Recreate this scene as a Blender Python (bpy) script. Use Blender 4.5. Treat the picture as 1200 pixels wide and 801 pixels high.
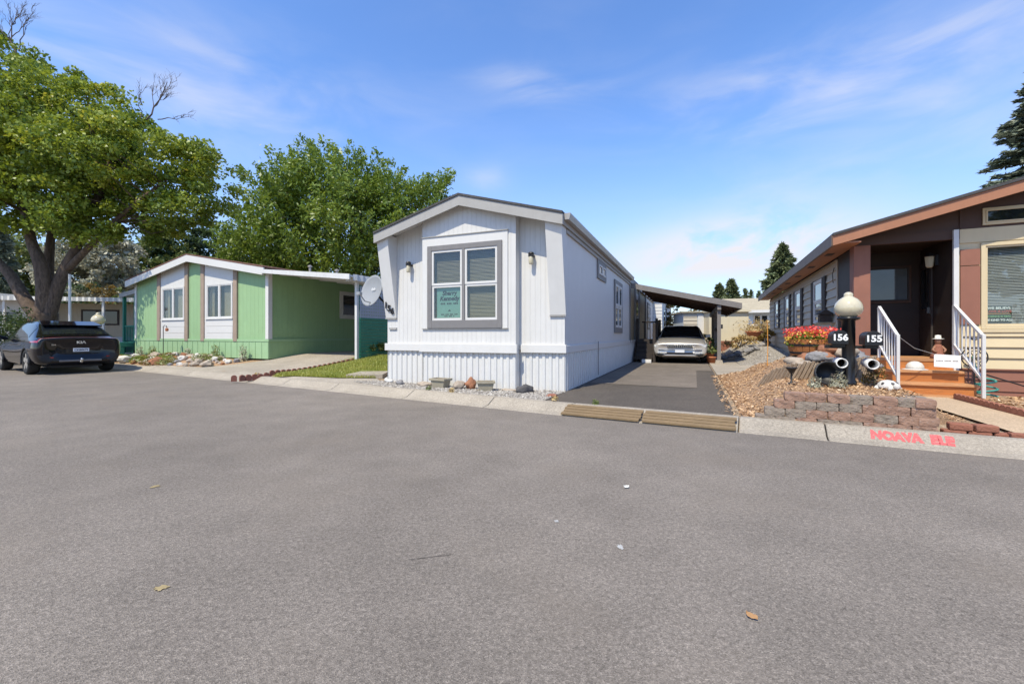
import bpy, bmesh, math, random
import numpy as np
from mathutils import Vector, Matrix, noise
R = math.radians
random.seed(7)
for o in list(bpy.data.objects): bpy.data.objects.remove(o, do_unlink=True)
SC = bpy.context.scene
COL = SC.collection

# ---------------------------------------------------------------- camera
CAM_H = 1.12
cd = bpy.data.cameras.new('camera'); cam = bpy.data.objects.new('camera', cd); COL.objects.link(cam)
cam.location = (0, 0, CAM_H); cam.rotation_euler = (R(90), 0, 0)
cd.sensor_width = 36; cd.lens = 36 * 505 / 1200; cd.shift_y = -8 / 1200
cd.clip_start = .05; cd.clip_end = 3000
SC.camera = cam

# ---------------------------------------------------------------- sun, sky, exposure
SUN_EL, SUN_AZ = 57, 34          # light travels towards (sin az, cos az)
sd = bpy.data.lights.new('sun', 'SUN'); sun = bpy.data.objects.new('sun', sd); COL.objects.link(sun)
sd.energy = 2.7; sd.angle = R(.53); sd.color = (1, .925, .745)
_dir = Vector((math.sin(R(SUN_AZ)) * math.cos(R(SUN_EL)), math.cos(R(SUN_AZ)) * math.cos(R(SUN_EL)), -math.sin(R(SUN_EL))))
sun.rotation_euler = _dir.to_track_quat('-Z', 'Y').to_euler(); sun.location = (0, 0, 40)

W = bpy.data.worlds.new('World'); SC.world = W; W.use_nodes = True
def build_world():
    nt = W.node_tree; N = nt.nodes; L = nt.links
    for n in list(N): N.remove(n)
    out = N.new('ShaderNodeOutputWorld'); bg = N.new('ShaderNodeBackground'); bg.inputs[1].default_value = .142
    sky = N.new('ShaderNodeTexSky'); sky.sky_type = 'NISHITA'; sky.sun_disc = False
    sky.sun_elevation = R(SUN_EL); sky.sun_rotation = R(180 + SUN_AZ)
    sky.altitude = 600; sky.air_density = 1.0; sky.dust_density = .35; sky.ozone_density = 2.2
    def math_(op, a, b=None, clamp=False):
        m = N.new('ShaderNodeMath'); m.operation = op; m.use_clamp = clamp
        for i, v in enumerate((a, b)):
            if v is None: continue
            if isinstance(v, (int, float)): m.inputs[i].default_value = v
            else: L.new(v, m.inputs[i])
        return m.outputs[0]
    tc = N.new('ShaderNodeTexCoord'); sp = N.new('ShaderNodeSeparateXYZ'); L.new(tc.outputs['Generated'], sp.inputs[0])
    x, y, z = sp.outputs
    az = math_('ARCTAN2', x, y)
    hyp = math_('SQRT', math_('ADD', math_('MULTIPLY', x, x), math_('MULTIPLY', y, y)))
    te = math_('DIVIDE', z, math_('MAXIMUM', hyp, .02))
    cx = N.new('ShaderNodeCombineXYZ'); L.new(az, cx.inputs[0]); L.new(te, cx.inputs[1])
    def nz(sx, sy, detail, rough, dist, off=0):
        mp = N.new('ShaderNodeMapping'); mp.inputs['Scale'].default_value = (sx, sy, 1); mp.inputs['Location'].default_value = (off, off * .7, off)
        mp.inputs['Rotation'].default_value = (0, 0, R(-8))
        L.new(cx.outputs[0], mp.inputs[0])
        t = N.new('ShaderNodeTexNoise'); t.inputs['Scale'].default_value = 1; t.inputs['Detail'].default_value = detail
        t.inputs['Roughness'].default_value = rough; t.inputs['Distortion'].default_value = dist
        L.new(mp.outputs[0], t.inputs[0]); return t.outputs[0]
    def ramp(v, a, b):
        m = N.new('ShaderNodeMapRange'); m.interpolation_type = 'SMOOTHSTEP'
        m.inputs[1].default_value = a; m.inputs[2].default_value = b; L.new(v, m.inputs[0]); return m.outputs[0]
    wisp = ramp(nz(3.0, 8, 7, .52, .5, 3.1), .34, .82)
    puff = ramp(nz(7, 13, 8, .55, .4, 1.7), .27, .58)
    def patch(a0, e0, sa, se, k):
        da = math_('DIVIDE', math_('SUBTRACT', az, a0), sa); de = math_('DIVIDE', math_('SUBTRACT', te, e0), se)
        s = math_('ADD', math_('MULTIPLY', da, da), math_('MULTIPLY', de, de))
        return math_('MULTIPLY', math_('EXPONENT', math_('MULTIPLY', s, -1)), k)
    cum = math_('ADD', patch(.50, .185, .20, .062, 1.4), patch(.33, .15, .2, .05, .6))
    wis = None
    for p in ((.56, .47, .28, .085, 1.0), (.83, .44, .24, .12, .85), (.10, .56, .11, .03, .95), (.0, .60, .10, .03, .6),
              (-.74, .45, .28, .12, .8), (-.52, .47, .3, .09, .55), (-.06, .36, .05, .03, .6), (.7, .30, .3, .05, .5)):
        q = patch(*p); wis = q if wis is None else math_('ADD', wis, q)
    wis = math_('ADD', wis, .10)
    hz = math_('MULTIPLY', ramp(math_('SUBTRACT', .5, te), .0, .5), .62)      # pale summer haze low in the sky, all round
    f = math_('ADD', math_('MULTIPLY', cum, puff), math_('MULTIPLY', math_('MULTIPLY', wis, wisp), .68))
    f = math_('MULTIPLY', f, .85, True)
    f = math_('MAXIMUM', f, 0)
    hs = N.new('ShaderNodeHueSaturation'); hs.inputs['Saturation'].default_value = 1.17; hs.inputs['Hue'].default_value = .507; hs.inputs['Value'].default_value = 1.04
    L.new(sky.outputs[0], hs.inputs['Color'])
    m0 = N.new('ShaderNodeMix'); m0.data_type = 'RGBA'; L.new(hz, m0.inputs['Factor']); L.new(hs.outputs[0], m0.inputs['A'])
    m0.inputs['B'].default_value = (1.65, 2.2, 3.35, 1)
    mx = N.new('ShaderNodeMix'); mx.data_type = 'RGBA'; L.new(f, mx.inputs['Factor']); L.new(m0.outputs['Result'], mx.inputs['A'])
    mx.inputs['B'].default_value = (3.1, 3.1, 3.35, 1)
    L.new(mx.outputs['Result'], bg.inputs[0]); L.new(bg.outputs[0], out.inputs[0])
build_world()
SC.view_settings.view_transform = 'Standard'; SC.view_settings.look = 'None'
SC.view_settings.exposure = 1.0; SC.view_settings.gamma = 1; SC.view_settings.use_curve_mapping = False

# ---------------------------------------------------------------- materials
M = {}
def pm(name, col, rough=.65, var=.12, scale=5, bump=0, bscale=60, metal=0, spec=.4, coat=0, streak=0, big=.35, groove=None, stretch=(1, 1, 1), dirt=None):
    m = bpy.data.materials.new(name); m.use_nodes = True; M[name] = m
    nt = m.node_tree; N = nt.nodes; L = nt.links; b = N['Principled BSDF']
    b.inputs['Roughness'].default_value = rough; b.inputs['Metallic'].default_value = metal
    b.inputs['Specular IOR Level'].default_value = spec; b.inputs['Coat Weight'].default_value = coat
    tc = N.new('ShaderNodeTexCoord'); mp = N.new('ShaderNodeMapping'); mp.inputs['Scale'].default_value = stretch
    L.new(tc.outputs['Object'], mp.inputs[0])
    def nz(s, d=6, r=.6):
        t = N.new('ShaderNodeTexNoise'); t.inputs['Scale'].default_value = s; t.inputs['Detail'].default_value = d; t.inputs['Roughness'].default_value = r
        L.new(mp.outputs[0], t.inputs[0]); return t.outputs[0]
    def mixc(f, a, bcol, inp=None):
        x = N.new('ShaderNodeMix'); x.data_type = 'RGBA'; L.new(f, x.inputs['Factor'])
        for k, v in (('A', a), ('B', bcol)):
            if isinstance(v, tuple): x.inputs[k].default_value = (*v, 1)
            else: L.new(v, x.inputs[k])
        return x.outputs['Result']
    def rng(v, a, c):
        r = N.new('ShaderNodeMapRange'); r.inputs[1].default_value = a; r.inputs[2].default_value = c; L.new(v, r.inputs[0]); return r.outputs[0]
    c0 = tuple(max(0, c * (1 - var)) for c in col); c1 = tuple(min(1, c * (1 + var)) for c in col)
    c = mixc(rng(nz(scale), .3, .7), c0, c1)
    if big:
        c = mixc(rng(nz(scale * .17, 3), .35, .7), c, tuple(x * (1 - var * big * 2) for x in col))
    if streak:
        t = N.new('ShaderNodeTexNoise'); t.inputs['Scale'].default_value = 1; t.inputs['Detail'].default_value = 4
        m2 = N.new('ShaderNodeMapping'); m2.inputs['Scale'].default_value = (14, 14, .6); L.new(tc.outputs['Object'], m2.inputs[0]); L.new(m2.outputs[0], t.inputs[0])
        c = mixc(rng(t.outputs[0], .52, .9), c, tuple(x * (1 - streak) for x in col))
    if dirt:
        c = mixc(rng(nz(scale * 2.3, 8, .7), .55, .75), c, dirt)
    L.new(c, b.inputs['Base Color'])
    h = None
    if bump:
        bp = N.new('ShaderNodeBump'); bp.inputs['Strength'].default_value = bump; bp.inputs['Distance'].default_value = .02
        L.new(nz(bscale, 4), bp.inputs['Height']); h = bp
    if groove:
        ax, sp_, w = groove
        s = N.new('ShaderNodeSeparateXYZ'); L.new(tc.outputs['Object'], s.inputs[0])
        def mt(op, a, bb):
            k = N.new('ShaderNodeMath'); k.operation = op; L.new(a, k.inputs[0]); k.inputs[1].default_value = bb; return k.outputs[0]
        v = mt('FRACT', mt('DIVIDE', s.outputs[ax], sp_), 0)
        v = mt('LESS_THAN', mt('ABSOLUTE', mt('SUBTRACT', v, .5), 0), w)
        bp = N.new('ShaderNodeBump'); bp.invert = True; bp.inputs['Strength'].default_value = .8; bp.inputs['Distance'].default_value = .012
        L.new(v, bp.inputs['Height'])
        if h: L.new(h.outputs[0], bp.inputs['Normal'])
        h = bp
    if h: L.new(h.outputs[0], b.inputs['Normal'])
    return m

def glass(name, tint=(.55, .62, .6), rough=.01):
    m = bpy.data.materials.new(name); m.use_nodes = True; M[name] = m
    nt = m.node_tree; N = nt.nodes; L = nt.links; N.remove(N['Principled BSDF'])
    out = N['Material Output']; t = N.new('ShaderNodeBsdfTransparent'); t.inputs[0].default_value = (*tint, 1)
    g = N.new('ShaderNodeBsdfGlossy'); g.inputs['Roughness'].default_value = rough; g.inputs[0].default_value = (.95, .97, 1, 1)
    lw_ = N.new('ShaderNodeLayerWeight'); pw = N.new('ShaderNodeMath'); pw.operation = 'POWER'; pw.inputs[1].default_value = 5; L.new(lw_.outputs['Facing'], pw.inputs[0])
    f = N.new('ShaderNodeMath'); f.operation = 'MULTIPLY_ADD'; f.inputs[1].default_value = .93; f.inputs[2].default_value = .05; L.new(pw.outputs[0], f.inputs[0])
    tc = N.new('ShaderNodeTexCoord'); nz = N.new('ShaderNodeTexNoise'); nz.inputs['Scale'].default_value = 1.5; L.new(tc.outputs['Object'], nz.inputs[0])
    bp = N.new('ShaderNodeBump'); bp.inputs['Strength'].default_value = .04; bp.inputs['Distance'].default_value = .05; L.new(nz.outputs[0], bp.inputs['Height']); L.new(bp.outputs[0], g.inputs['Normal'])
    mx = N.new('ShaderNodeMixShader'); L.new(f.outputs[0], mx.inputs[0]); L.new(t.outputs[0], mx.inputs[1]); L.new(g.outputs[0], mx.inputs[2])
    L.new(mx.outputs[0], out.inputs[0]); return m

def leafmat(name, c0, c1, c2=None, trans=.35):
    """green leaf: hue drifts from leaf to leaf and from spray to spray through the stored random value"""
    m = bpy.data.materials.new(name); m.use_nodes = True; M[name] = m
    nt = m.node_tree; N = nt.nodes; L = nt.links; N.remove(N['Principled BSDF']); out = N['Material Output']
    a = N.new('ShaderNodeAttribute'); a.attribute_name = 'rnd'
    rp = N.new('ShaderNodeValToRGB'); e = rp.color_ramp.elements; e[0].color = (*c0, 1); e[1].color = (*c1, 1)
    if c2: k = e.new(.86); k.color = (*c1, 1); e[len(e) - 1].color = (*c2, 1)
    L.new(a.outputs['Fac'], rp.inputs[0])
    d = N.new('ShaderNodeBsdfDiffuse'); L.new(rp.outputs[0], d.inputs[0])
    t = N.new('ShaderNodeBsdfTranslucent')
    hs = N.new('ShaderNodeHueSaturation'); hs.inputs['Value'].default_value = 1.25; hs.inputs['Hue'].default_value = .485; L.new(rp.outputs[0], hs.inputs['Color']); L.new(hs.outputs[0], t.inputs[0])
    g = N.new('ShaderNodeBsdfGlossy'); g.inputs['Roughness'].default_value = .45; g.inputs[0].default_value = (1, 1, 1, 1)
    m1 = N.new('ShaderNodeMixShader'); m1.inputs[0].default_value = trans; L.new(d.outputs[0], m1.inputs[1]); L.new(t.outputs[0], m1.inputs[2])
    m2 = N.new('ShaderNodeMixShader'); m2.inputs[0].default_value = .035; L.new(m1.outputs[0], m2.inputs[1]); L.new(g.outputs[0], m2.inputs[2])
    L.new(m2.outputs[0], out.inputs[0]); return m

def speckle(name, base, lo, hi, cell, bump=.5, blotch=.1, tint=None, rough=.9, crack=False):
    """aggregate surface: asphalt, concrete, gravel ground"""
    m = bpy.data.materials.new(name); m.use_nodes = True; M[name] = m
    nt = m.node_tree; N = nt.nodes; L = nt.links; b = N['Principled BSDF']; b.inputs['Roughness'].default_value = rough; b.inputs['Specular IOR Level'].default_value = .25
    tc = N.new('ShaderNodeTexCoord')
    def nz(s, d=5, r=.6):
        t = N.new('ShaderNodeTexNoise'); t.inputs['Scale'].default_value = s; t.inputs['Detail'].default_value = d; t.inputs['Roughness'].default_value = r; L.new(tc.outputs['Object'], t.inputs[0]); return t.outputs[0]
    v = N.new('ShaderNodeTexVoronoi'); v.inputs['Scale'].default_value = cell; L.new(tc.outputs['Object'], v.inputs[0])
    s = N.new('ShaderNodeSeparateColor'); L.new(v.outputs['Color'], s.inputs[0])
    def mul(a, bb, fac=1):
        x = N.new('ShaderNodeMix'); x.data_type = 'RGBA'; x.blend_type = 'MULTIPLY'; x.inputs['Factor'].default_value = fac
        L.new(a, x.inputs['A']); L.new(bb, x.inputs['B']); return x.outputs['Result']
    rp = N.new('ShaderNodeValToRGB'); e = rp.color_ramp.elements; e[0].color = (*[c * lo for c in base], 1); e[1].color = (*[min(1, c * hi) for c in base], 1)
    k = e.new(.25); k.color = (*[c * .88 for c in base], 1); k = e.new(.78); k.color = (*[c * 1.1 for c in base], 1)
    L.new(s.outputs[0], rp.inputs[0])
    def field(sc, amt, d=4):
        r = N.new('ShaderNodeMapRange'); r.inputs[1].default_value = .3; r.inputs[2].default_value = .7; r.inputs[3].default_value = 1 - amt; r.inputs[4].default_value = 1 + amt
        L.new(nz(sc, d), r.inputs[0]); return r.outputs[0]
    c = mul(rp.outputs[0], field(.35, blotch)); c = mul(c, field(2.2, blotch * .6)); c = mul(c, field(45, .22, 3))
    if tint:
        x = N.new('ShaderNodeMix'); x.data_type = 'RGBA'; r = N.new('ShaderNodeMapRange'); r.inputs[1].default_value = .5; r.inputs[2].default_value = .75; r.inputs[4].default_value = .5
        L.new(nz(.8, 6), r.inputs[0]); L.new(r.outputs[0], x.inputs['Factor']); L.new(c, x.inputs['A']); x.inputs['B'].default_value = (*tint, 1); c = x.outputs['Result']
    L.new(c, b.inputs['Base Color'])
    bp = N.new('ShaderNodeBump'); bp.inputs['Strength'].default_value = bump; bp.inputs['Distance'].default_value = .006
    L.new(v.outputs['Distance'], bp.inputs['Height']); L.new(bp.outputs[0], b.inputs['Normal'])
    return m

speckle('asphalt', (.202, .174, .146), .62, 1.5, 220, .5, .16, (.215, .178, .140))
speckle('asphalt_dark', (.098, .083, .068), .5, 1.7, 130, .5, .14, (.125, .102, .082))
speckle('asphalt_old', (.165, .138, .110), .6, 1.5, 130, .5, .2, (.20, .165, .13))
speckle('concrete', (.35, .305, .245), .8, 1.15, 160, .3, .16, (.27, .23, .18))
speckle('concrete_tan', (.47, .35, .23), .88, 1.1, 160, .25, .08, (.48, .36, .25))
speckle('dry_ground', (.30, .225, .15), .6, 1.5, 60, .6, .18, (.36, .28, .18))
speckle('mulch_ground', (.33, .21, .125), .5, 1.7, 70, .8, .2, (.34, .22, .12))
speckle('gravel_ground', (.30, .27, .23), .5, 1.6, 45, .9, .1)
speckle('lawn_ground', (.26, .28, .07), .6, 1.4, 90, .7, .25, (.32, .28, .10))
pm('white_siding', (.62, .605, .575), .55, .05, 3, .08, 9, groove=(0, .105, .06), streak=.10)
pm('white_siding_y', (.64, .625, .60), .5, .03, 3, .05, 200, groove=(1, .105, .06), streak=.05)
pm('white_paint', (.63, .615, .585), .5, .04, 4, .05, 150, streak=.05)
pm('white_metal', (.63, .62, .595), .4, .05, 4, streak=.14, dirt=(.555, .54, .51))
pm('grey_fascia', (.37, .355, .33), .6, .08, 6, .1, 120, streak=.1)
pm('grey_trim', (.20, .19, .185), .55, .1, 8, .1, 120)
pm('shingle_dark', (.075, .072, .072), .9, .3, 18, .6, 60)
pm('shingle_brown', (.17, .085, .06), .9, .3, 14, .6, 50)
pm('gutter', (.40, .37, .33), .4, .1, 5, metal=.3)
pm('dark_wood', (.045, .035, .030), .7, .25, 10, .3, 60)
pm('brown_ceiling', (.085, .045, .032), .7, .2, 8, .2, 60, groove=(0, .14, .05))
pm('tan_siding', (.40, .33, .22), .7, .1, 5, .1, 90)
pm('carport_grey', (.20, .18, .165), .65, .15, 8, .2, 90)
pm('green_siding', (.285, .44, .225), .6, .07, 3, .08, 120, groove=(0, .2, .045), streak=.1)
pm('green_siding_y', (.285, .44, .215), .6, .07, 3, .08, 120, groove=(1, .2, .045), streak=.1)
pm('green_skirt', (.305, .465, .255), .6, .07, 3, .08, 120, streak=.12)
pm('teal_paint', (.035, .20, .135), .6, .1, 6, .1, 80)
pm('tan_trim', (.33, .25, .19), .7, .12, 8, .15, 90)
pm('cream_siding', (.60, .49, .305), .6, .05, 4, .08, 120, streak=.08)
pm('sage_siding', (.50, .445, .35), .65, .07, 4, .08, 120, streak=.1)
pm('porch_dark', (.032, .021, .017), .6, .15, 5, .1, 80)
pm('dark_fascia', (.15, .105, .08), .6, .1, 5, .1, 80)
pm('orange_tread', (.50, .25, .11), .65, .3, 6, .15, 70, stretch=(1, 9, 9), dirt=(.34, .20, .11))
pm('brown_siding', (.075, .040, .027), .65, .12, 4, .12, 90, streak=.1)
pm('red_brown', (.27, .115, .075), .65, .1, 4, .12, 90, streak=.12)
pm('orange_fascia', (.36, .16, .085), .6, .1, 5, .1, 80, streak=.1)
pm('orange_wood', (.50, .18, .045), .6, .32, 6, .15, 70, stretch=(1, 9, 9), dirt=(.27, .14, .07))
pm('barrel_wood', (.42, .16, .05), .65, .25, 12, .3, 60, stretch=(6, 6, 1))
pm('grey_wood', (.235, .16, .085), .85, .25, 9, .4, 50, stretch=(1, 8, 8))
pm('log_wood', (.30, .22, .15), .9, .3, 14, .6, 40, stretch=(5, 5, 1))
pm('black_metal', (.012, .012, .013), .3, .2, 10)
pm('dark_iron', (.02, .02, .022), .5, .3, 20)
pm('rubber', (.02, .02, .02), .8, .2, 20, .2, 80)
pm('pvc', (.72, .70, .66), .45, .06, 8, dirt=(.50, .44, .36))
pm('rust_inside', (.10, .055, .03), .8, .3, 10)
pm('opal', (.56, .50, .35), .12, .1, 4, coat=.6, dirt=(.47, .41, .28))
pm('block_red', (.34, .205, .145), .9, .35, 9, .9, 35, dirt=(.36, .30, .27))
pm('block_grey', (.29, .235, .185), .9, .35, 9, .9, 35, dirt=(.36, .25, .21))
pm('brick_red', (.30, .12, .075), .9, .25, 10, .6, 45)
pm('edging_red', (.22, .085, .06), .85, .25, 10, .5, 45)
pm('rock_tan', (.40, .33, .26), .9, .3, 7, .8, 22, dirt=(.55, .49, .42))
pm('rock_grey', (.25, .24, .24), .9, .3, 7, .8, 22, dirt=(.38, .36, .34))
pm('rock_dark', (.09, .085, .085), .85, .35, 8, .8, 24)
pm('rock_rust', (.34, .15, .08), .9, .35, 7, .8, 22)
pm('rock_white', (.62, .59, .54), .9, .15, 7, .7, 22)
pm('planter_stone', (.34, .30, .22), .85, .15, 12, .4, 60)
pm('terracotta', (.42, .15, .07), .8, .12, 8, .2, 60)
pm('bark', (.15, .105, .075), .95, .6, 5, 1.0, 9, stretch=(3, 3, .7), dirt=(.05, .035, .028))
pm('bark_grey', (.10, .085, .07), .95, .4, 7, 1.0, 16, stretch=(3, 3, .7))
pm('dead_twig', (.13, .10, .085), .9, .2, 9)
pm('text_black', (.02, .02, .022), .5, .1, 10)
pm('text_white', (.80, .80, .78), .5, .05, 10)
pm('text_red', (.50, .09, .05), .5, .1, 10)
pm('text_green', (.18, .34, .14), .5, .1, 10)
pm('sign_teal', (.15, .285, .235), .5, .04, 5)
pm('sign_dark', (.018, .028, .022), .5, .1, 5)
pm('sign_white', (.78, .78, .76), .5, .03, 5)
pm('spray_red', (.60, .12, .115), .85, .2, 14, dirt=(.44, .38, .32))
pm('yellow_paint', (.36, .28, .14), .9, .3, 60, dirt=(.19, .165, .13))
pm('chalk', (.42, .41, .39), .9, .2, 60, dirt=(.2, .19, .18))
pm('car_black', (.005, .004, .006), .06, .05, 5, spec=.35, coat=.3)
pm('car_plastic', (.022, .022, .024), .55, .1, 20)
pm('car_silver', (.50, .47, .43), .25, .04, 6, metal=.35, coat=.8)
pm('chrome', (.70, .70, .70), .12, .02, 5, metal=1)
pm('lamp_red', (.34, .010, .014), .12, .1, 10, coat=1)
pm('headlamp', (.55, .56, .56), .12, .1, 30, coat=1)
pm('plate_white', (.70, .72, .76), .4, .05, 20)
pm('dark_glass', (.012, .015, .017), .03, .1, 3, spec=.7)
pm('grey_glass', (.10, .12, .13), .04, .25, 2.5, spec=.7)
pm('curtain', (.62, .60, .55), .8, .15, 10, stretch=(9, 9, .5))
pm('blind', (.52, .48, .40), .6, .05, 6)
pm('blind_tan', (.24, .195, .13), .6, .08, 6)
pm('blind_grey', (.36, .34, .33), .6, .06, 6)
pm('dish_grey', (.30, .31, .32), .45, .06, 6)
pm('lattice', (.36, .40, .46), .6, .1, 6)
pm('beige_siding', (.36, .33, .26), .7, .08, 4, .1, 90, groove=(0, .22, .05))
pm('pale_blue', (.58, .63, .66), .6, .06, 4)
pm('shed_cream', (.64, .56, .39), .6, .05, 3, .05, 80)
pm('tan_roof', (.42, .36, .25), .85, .2, 9, .4, 40)
pm('orange_rod', (.75, .32, .05), .5, .1, 10)
pm('hose_teal', (.05, .28, .24), .5, .1, 10)
pm('dry_leaf', (.36, .20, .09), .8, .3, 20)
pm('brown_skin', (.30, .15, .09), .6, .2, 10)
glass('glass', (.92, .95, .93)); 
leafmat('leaf_maple', (.095, .165, .018), (.30, .36, .035), (.50, .43, .05))
leafmat('leaf_green', (.08, .15, .017), (.25, .33, .043))
leafmat('leaf_olive', (.22, .22, .14), (.46, .44, .32), trans=.2)
leafmat('leaf_dark', (.025, .05, .015), (.075, .115, .03))
leafmat('leaf_mid', (.08, .12, .03), (.20, .235, .065))
leafmat('leaf_autumn', (.10, .08, .02), (.26, .17, .03), (.22, .07, .02))
leafmat('leaf_spruce', (.09, .12, .08), (.26, .29, .21), trans=.08)
leafmat('leaf_fir', (.075, .11, .05), (.24, .27, .13), trans=.08)
leafmat('grass_blade', (.24, .30, .04), (.44, .43, .10), (.58, .48, .2), trans=.3)
leafmat('succulent', (.13, .16, .03), (.28, .30, .10), (.42, .30, .09))
leafmat('petal_red', (.62, .05, .04), (.85, .12, .08), trans=.25)
leafmat('petal_yellow', (.70, .42, .05), (.85, .62, .12), trans=.25)
leafmat('chip', (.27, .15, .075), (.56, .36, .19), (.72, .56, .38), trans=0)
leafmat('stone_bits', (.16, .14, .12), (.36, .33, .29), (.55, .52, .47), trans=0)
leafmat('dry_grass', (.36, .26, .10), (.60, .45, .20), trans=.25)

# ---------------------------------------------------------------- mesh helpers
class MB:
    def __init__(s, T=None): s.v = []; s.f = []; s.T = T
    def add(s, vs, fs):
        n = len(s.v)
        if s.T: vs = [s.T(*p) for p in vs]
        s.v += [tuple(p) for p in vs]; s.f += [tuple(i + n for i in f) for f in fs]; return s
    def box(s, x0, x1, y0, y1, z0, z1):
        return s.add([(x0, y0, z0), (x1, y0, z0), (x1, y1, z0), (x0, y1, z0), (x0, y0, z1), (x1, y0, z1), (x1, y1, z1), (x0, y1, z1)],
                     [(0, 3, 2, 1), (4, 5, 6, 7), (0, 1, 5, 4), (1, 2, 6, 5), (2, 3, 7, 6), (3, 0, 4, 7)])
    def hexa(s, a, b):
        n = len(a)
        return s.add(list(a) + list(b), [tuple(range(n))[::-1], tuple(range(n, 2 * n))] + [(i, (i + 1) % n, n + (i + 1) % n, n + i) for i in range(n)])
    def prism(s, poly, ax, a, b):
        """poly in the two other axes; ax 'x' -> (y,z), 'y' -> (x,z), 'z' -> (x,y)"""
        f = {'x': lambda p, q: (q, p[0], p[1]), 'y': lambda p, q: (p[0], q, p[1]), 'z': lambda p, q: (p[0], p[1], q)}[ax]
        return s.hexa([f(p, a) for p in poly], [f(p, b) for p in poly])
    def tube(s, path, r, n=8, cap=True):
        path = [Vector(p) for p in path]; k = len(path)
        rs = r if isinstance(r, (list, tuple)) else [r] * k
        vs = []; prev = None
        for i, p in enumerate(path):
            t = (path[min(i + 1, k - 1)] - path[max(i - 1, 0)]).normalized()
            if prev is None:
                u = t.cross(Vector((0, 0, 1)) if abs(t.z) < .9 else Vector((1, 0, 0))).normalized()
            else:
                u = (prev - t * prev.dot(t)); u = u.normalized() if u.length > 1e-6 else t.orthogonal().normalized()
            prev = u; w = t.cross(u)
            for j in range(n):
                a = 2 * math.pi * j / n; vs.append(tuple(p + (u * math.cos(a) + w * math.sin(a)) * rs[i]))
        fs = [(i * n + j, i * n + (j + 1) % n, (i + 1) * n + (j + 1) % n, (i + 1) * n + j) for i in range(k - 1) for j in range(n)]
        if cap: fs += [tuple(range(n))[::-1], tuple(range((k - 1) * n, k * n))]
        return s.add(vs, fs)
    def lathe(s, prof, n=20, c=(0, 0, 0)):
        vs = [(c[0] + r * math.cos(2 * math.pi * j / n), c[1] + r * math.sin(2 * math.pi * j / n), c[2] + z) for r, z in prof for j in range(n)]
        k = len(prof)
        fs = [(i * n + j, i * n + (j + 1) % n, (i + 1) * n + (j + 1) % n, (i + 1) * n + j) for i in range(k - 1) for j in range(n)]
        fs += [tuple(range(n))[::-1], tuple(range((k - 1) * n, k * n))]
        return s.add(vs, fs)
    def mesh(s, name, mat=None, smooth=False, fixn=True):
        me = bpy.data.meshes.new(name); me.from_pydata(s.v, [], s.f)
        if fixn:
            bm = bmesh.new(); bm.from_mesh(me); bmesh.ops.recalc_face_normals(bm, faces=bm.faces); bm.to_mesh(me); bm.free()
        if smooth: me.polygons.foreach_set('use_smooth', [True] * len(me.polygons))
        if mat: me.materials.append(M[mat])
        return me
    def build(s, name, mat, parent=None, smooth=False, bevel=0, fixn=True):
        o = link(name, s.mesh(name, mat, smooth, fixn), parent)
        if bevel:
            b = o.modifiers.new('bevel', 'BEVEL'); b.width = bevel; b.segments = 2; b.limit_method = 'ANGLE'
        return o
def link(name, me, parent=None):
    o = bpy.data.objects.new(name, me); COL.objects.link(o)
    if parent is not None: o.parent = parent
    return o
def tag(o, label=None, cat=None, group=None, kind=None):
    if label: o['label'] = label
    if cat: o['category'] = cat
    if group: o['group'] = group
    if kind: o['kind'] = kind
    return o
def empty(name, loc, rz, label, cat, group=None):
    o = bpy.data.objects.new(name, None); COL.objects.link(o); o.location = loc; o.rotation_euler = (0, 0, rz); o.empty_display_size = .2
    return tag(o, label, cat, group)
def children(o): return [c for c in bpy.data.objects if c.parent == o]
def copy_tree(o, parent=None):
    c = o.copy(); COL.objects.link(c); c.parent = parent
    for ch in children(o): copy_tree(ch, c)
    return c
def boxp(name, mat, parent, *b, bevel=0, T=None):
    return MB(T).box(*b).build(name, mat, parent, bevel=bevel)
def text(name, body, size, mat, parent, loc, rot=(R(90), 0, 0), extrude=.002, align='CENTER', shear=0, bold=0, sx=1):
    c = bpy.data.curves.new(name, 'FONT'); c.body = body; c.size = size; c.extrude = extrude; c.align_x = align; c.align_y = 'CENTER'; c.shear = shear; c.offset = bold; c.resolution_u = 3
    t = bpy.data.objects.new(name, c); COL.objects.link(t)
    dg = bpy.context.evaluated_depsgraph_get(); me = bpy.data.meshes.new_from_object(t.evaluated_get(dg)); bpy.data.objects.remove(t, do_unlink=True)
    from mathutils import Euler
    me.transform(Matrix.Translation(loc) @ Euler(rot).to_matrix().to_4x4() @ Matrix.Diagonal((sx, 1, 1, 1)))
    me.materials.clear(); me.materials.append(M[mat]); me.name = name
    return link(name, me, parent)
def sm(v, a, b):
    t = max(0, min(1, (v - a) / (b - a))); return t * t * (3 - 2 * t)
def rock(name, mat, loc, size, seed, parent=None, sub=2, rough=.28, rz=0):
    bm = bmesh.new(); bmesh.ops.create_icosphere(bm, subdivisions=sub, radius=1)
    for v in bm.verts:
        n = v.co.copy(); k = 1 + rough * 1.6 * noise.noise(n * 1.1 + Vector((seed * 3.1, seed, 0))) + rough * .7 * noise.noise(n * 2.7 + Vector((seed, 5, seed)))
        v.co = Vector((n.x * k * size[0] / 2, n.y * k * size[1] / 2, n.z * k * size[2] / 2))
    zmin = min(v.co.z for v in bm.verts) * .72
    for v in bm.verts:
        if v.co.z < zmin: v.co.z = zmin
        v.co.z -= zmin
    me = bpy.data.meshes.new(name); bm.to_mesh(me); bm.free()
    if sub > 2: me.polygons.foreach_set('use_smooth', [True] * len(me.polygons))
    me.materials.append(M[mat]); o = link(name, me, parent); o.location = loc; o.rotation_euler = (0, 0, rz); return o

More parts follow.
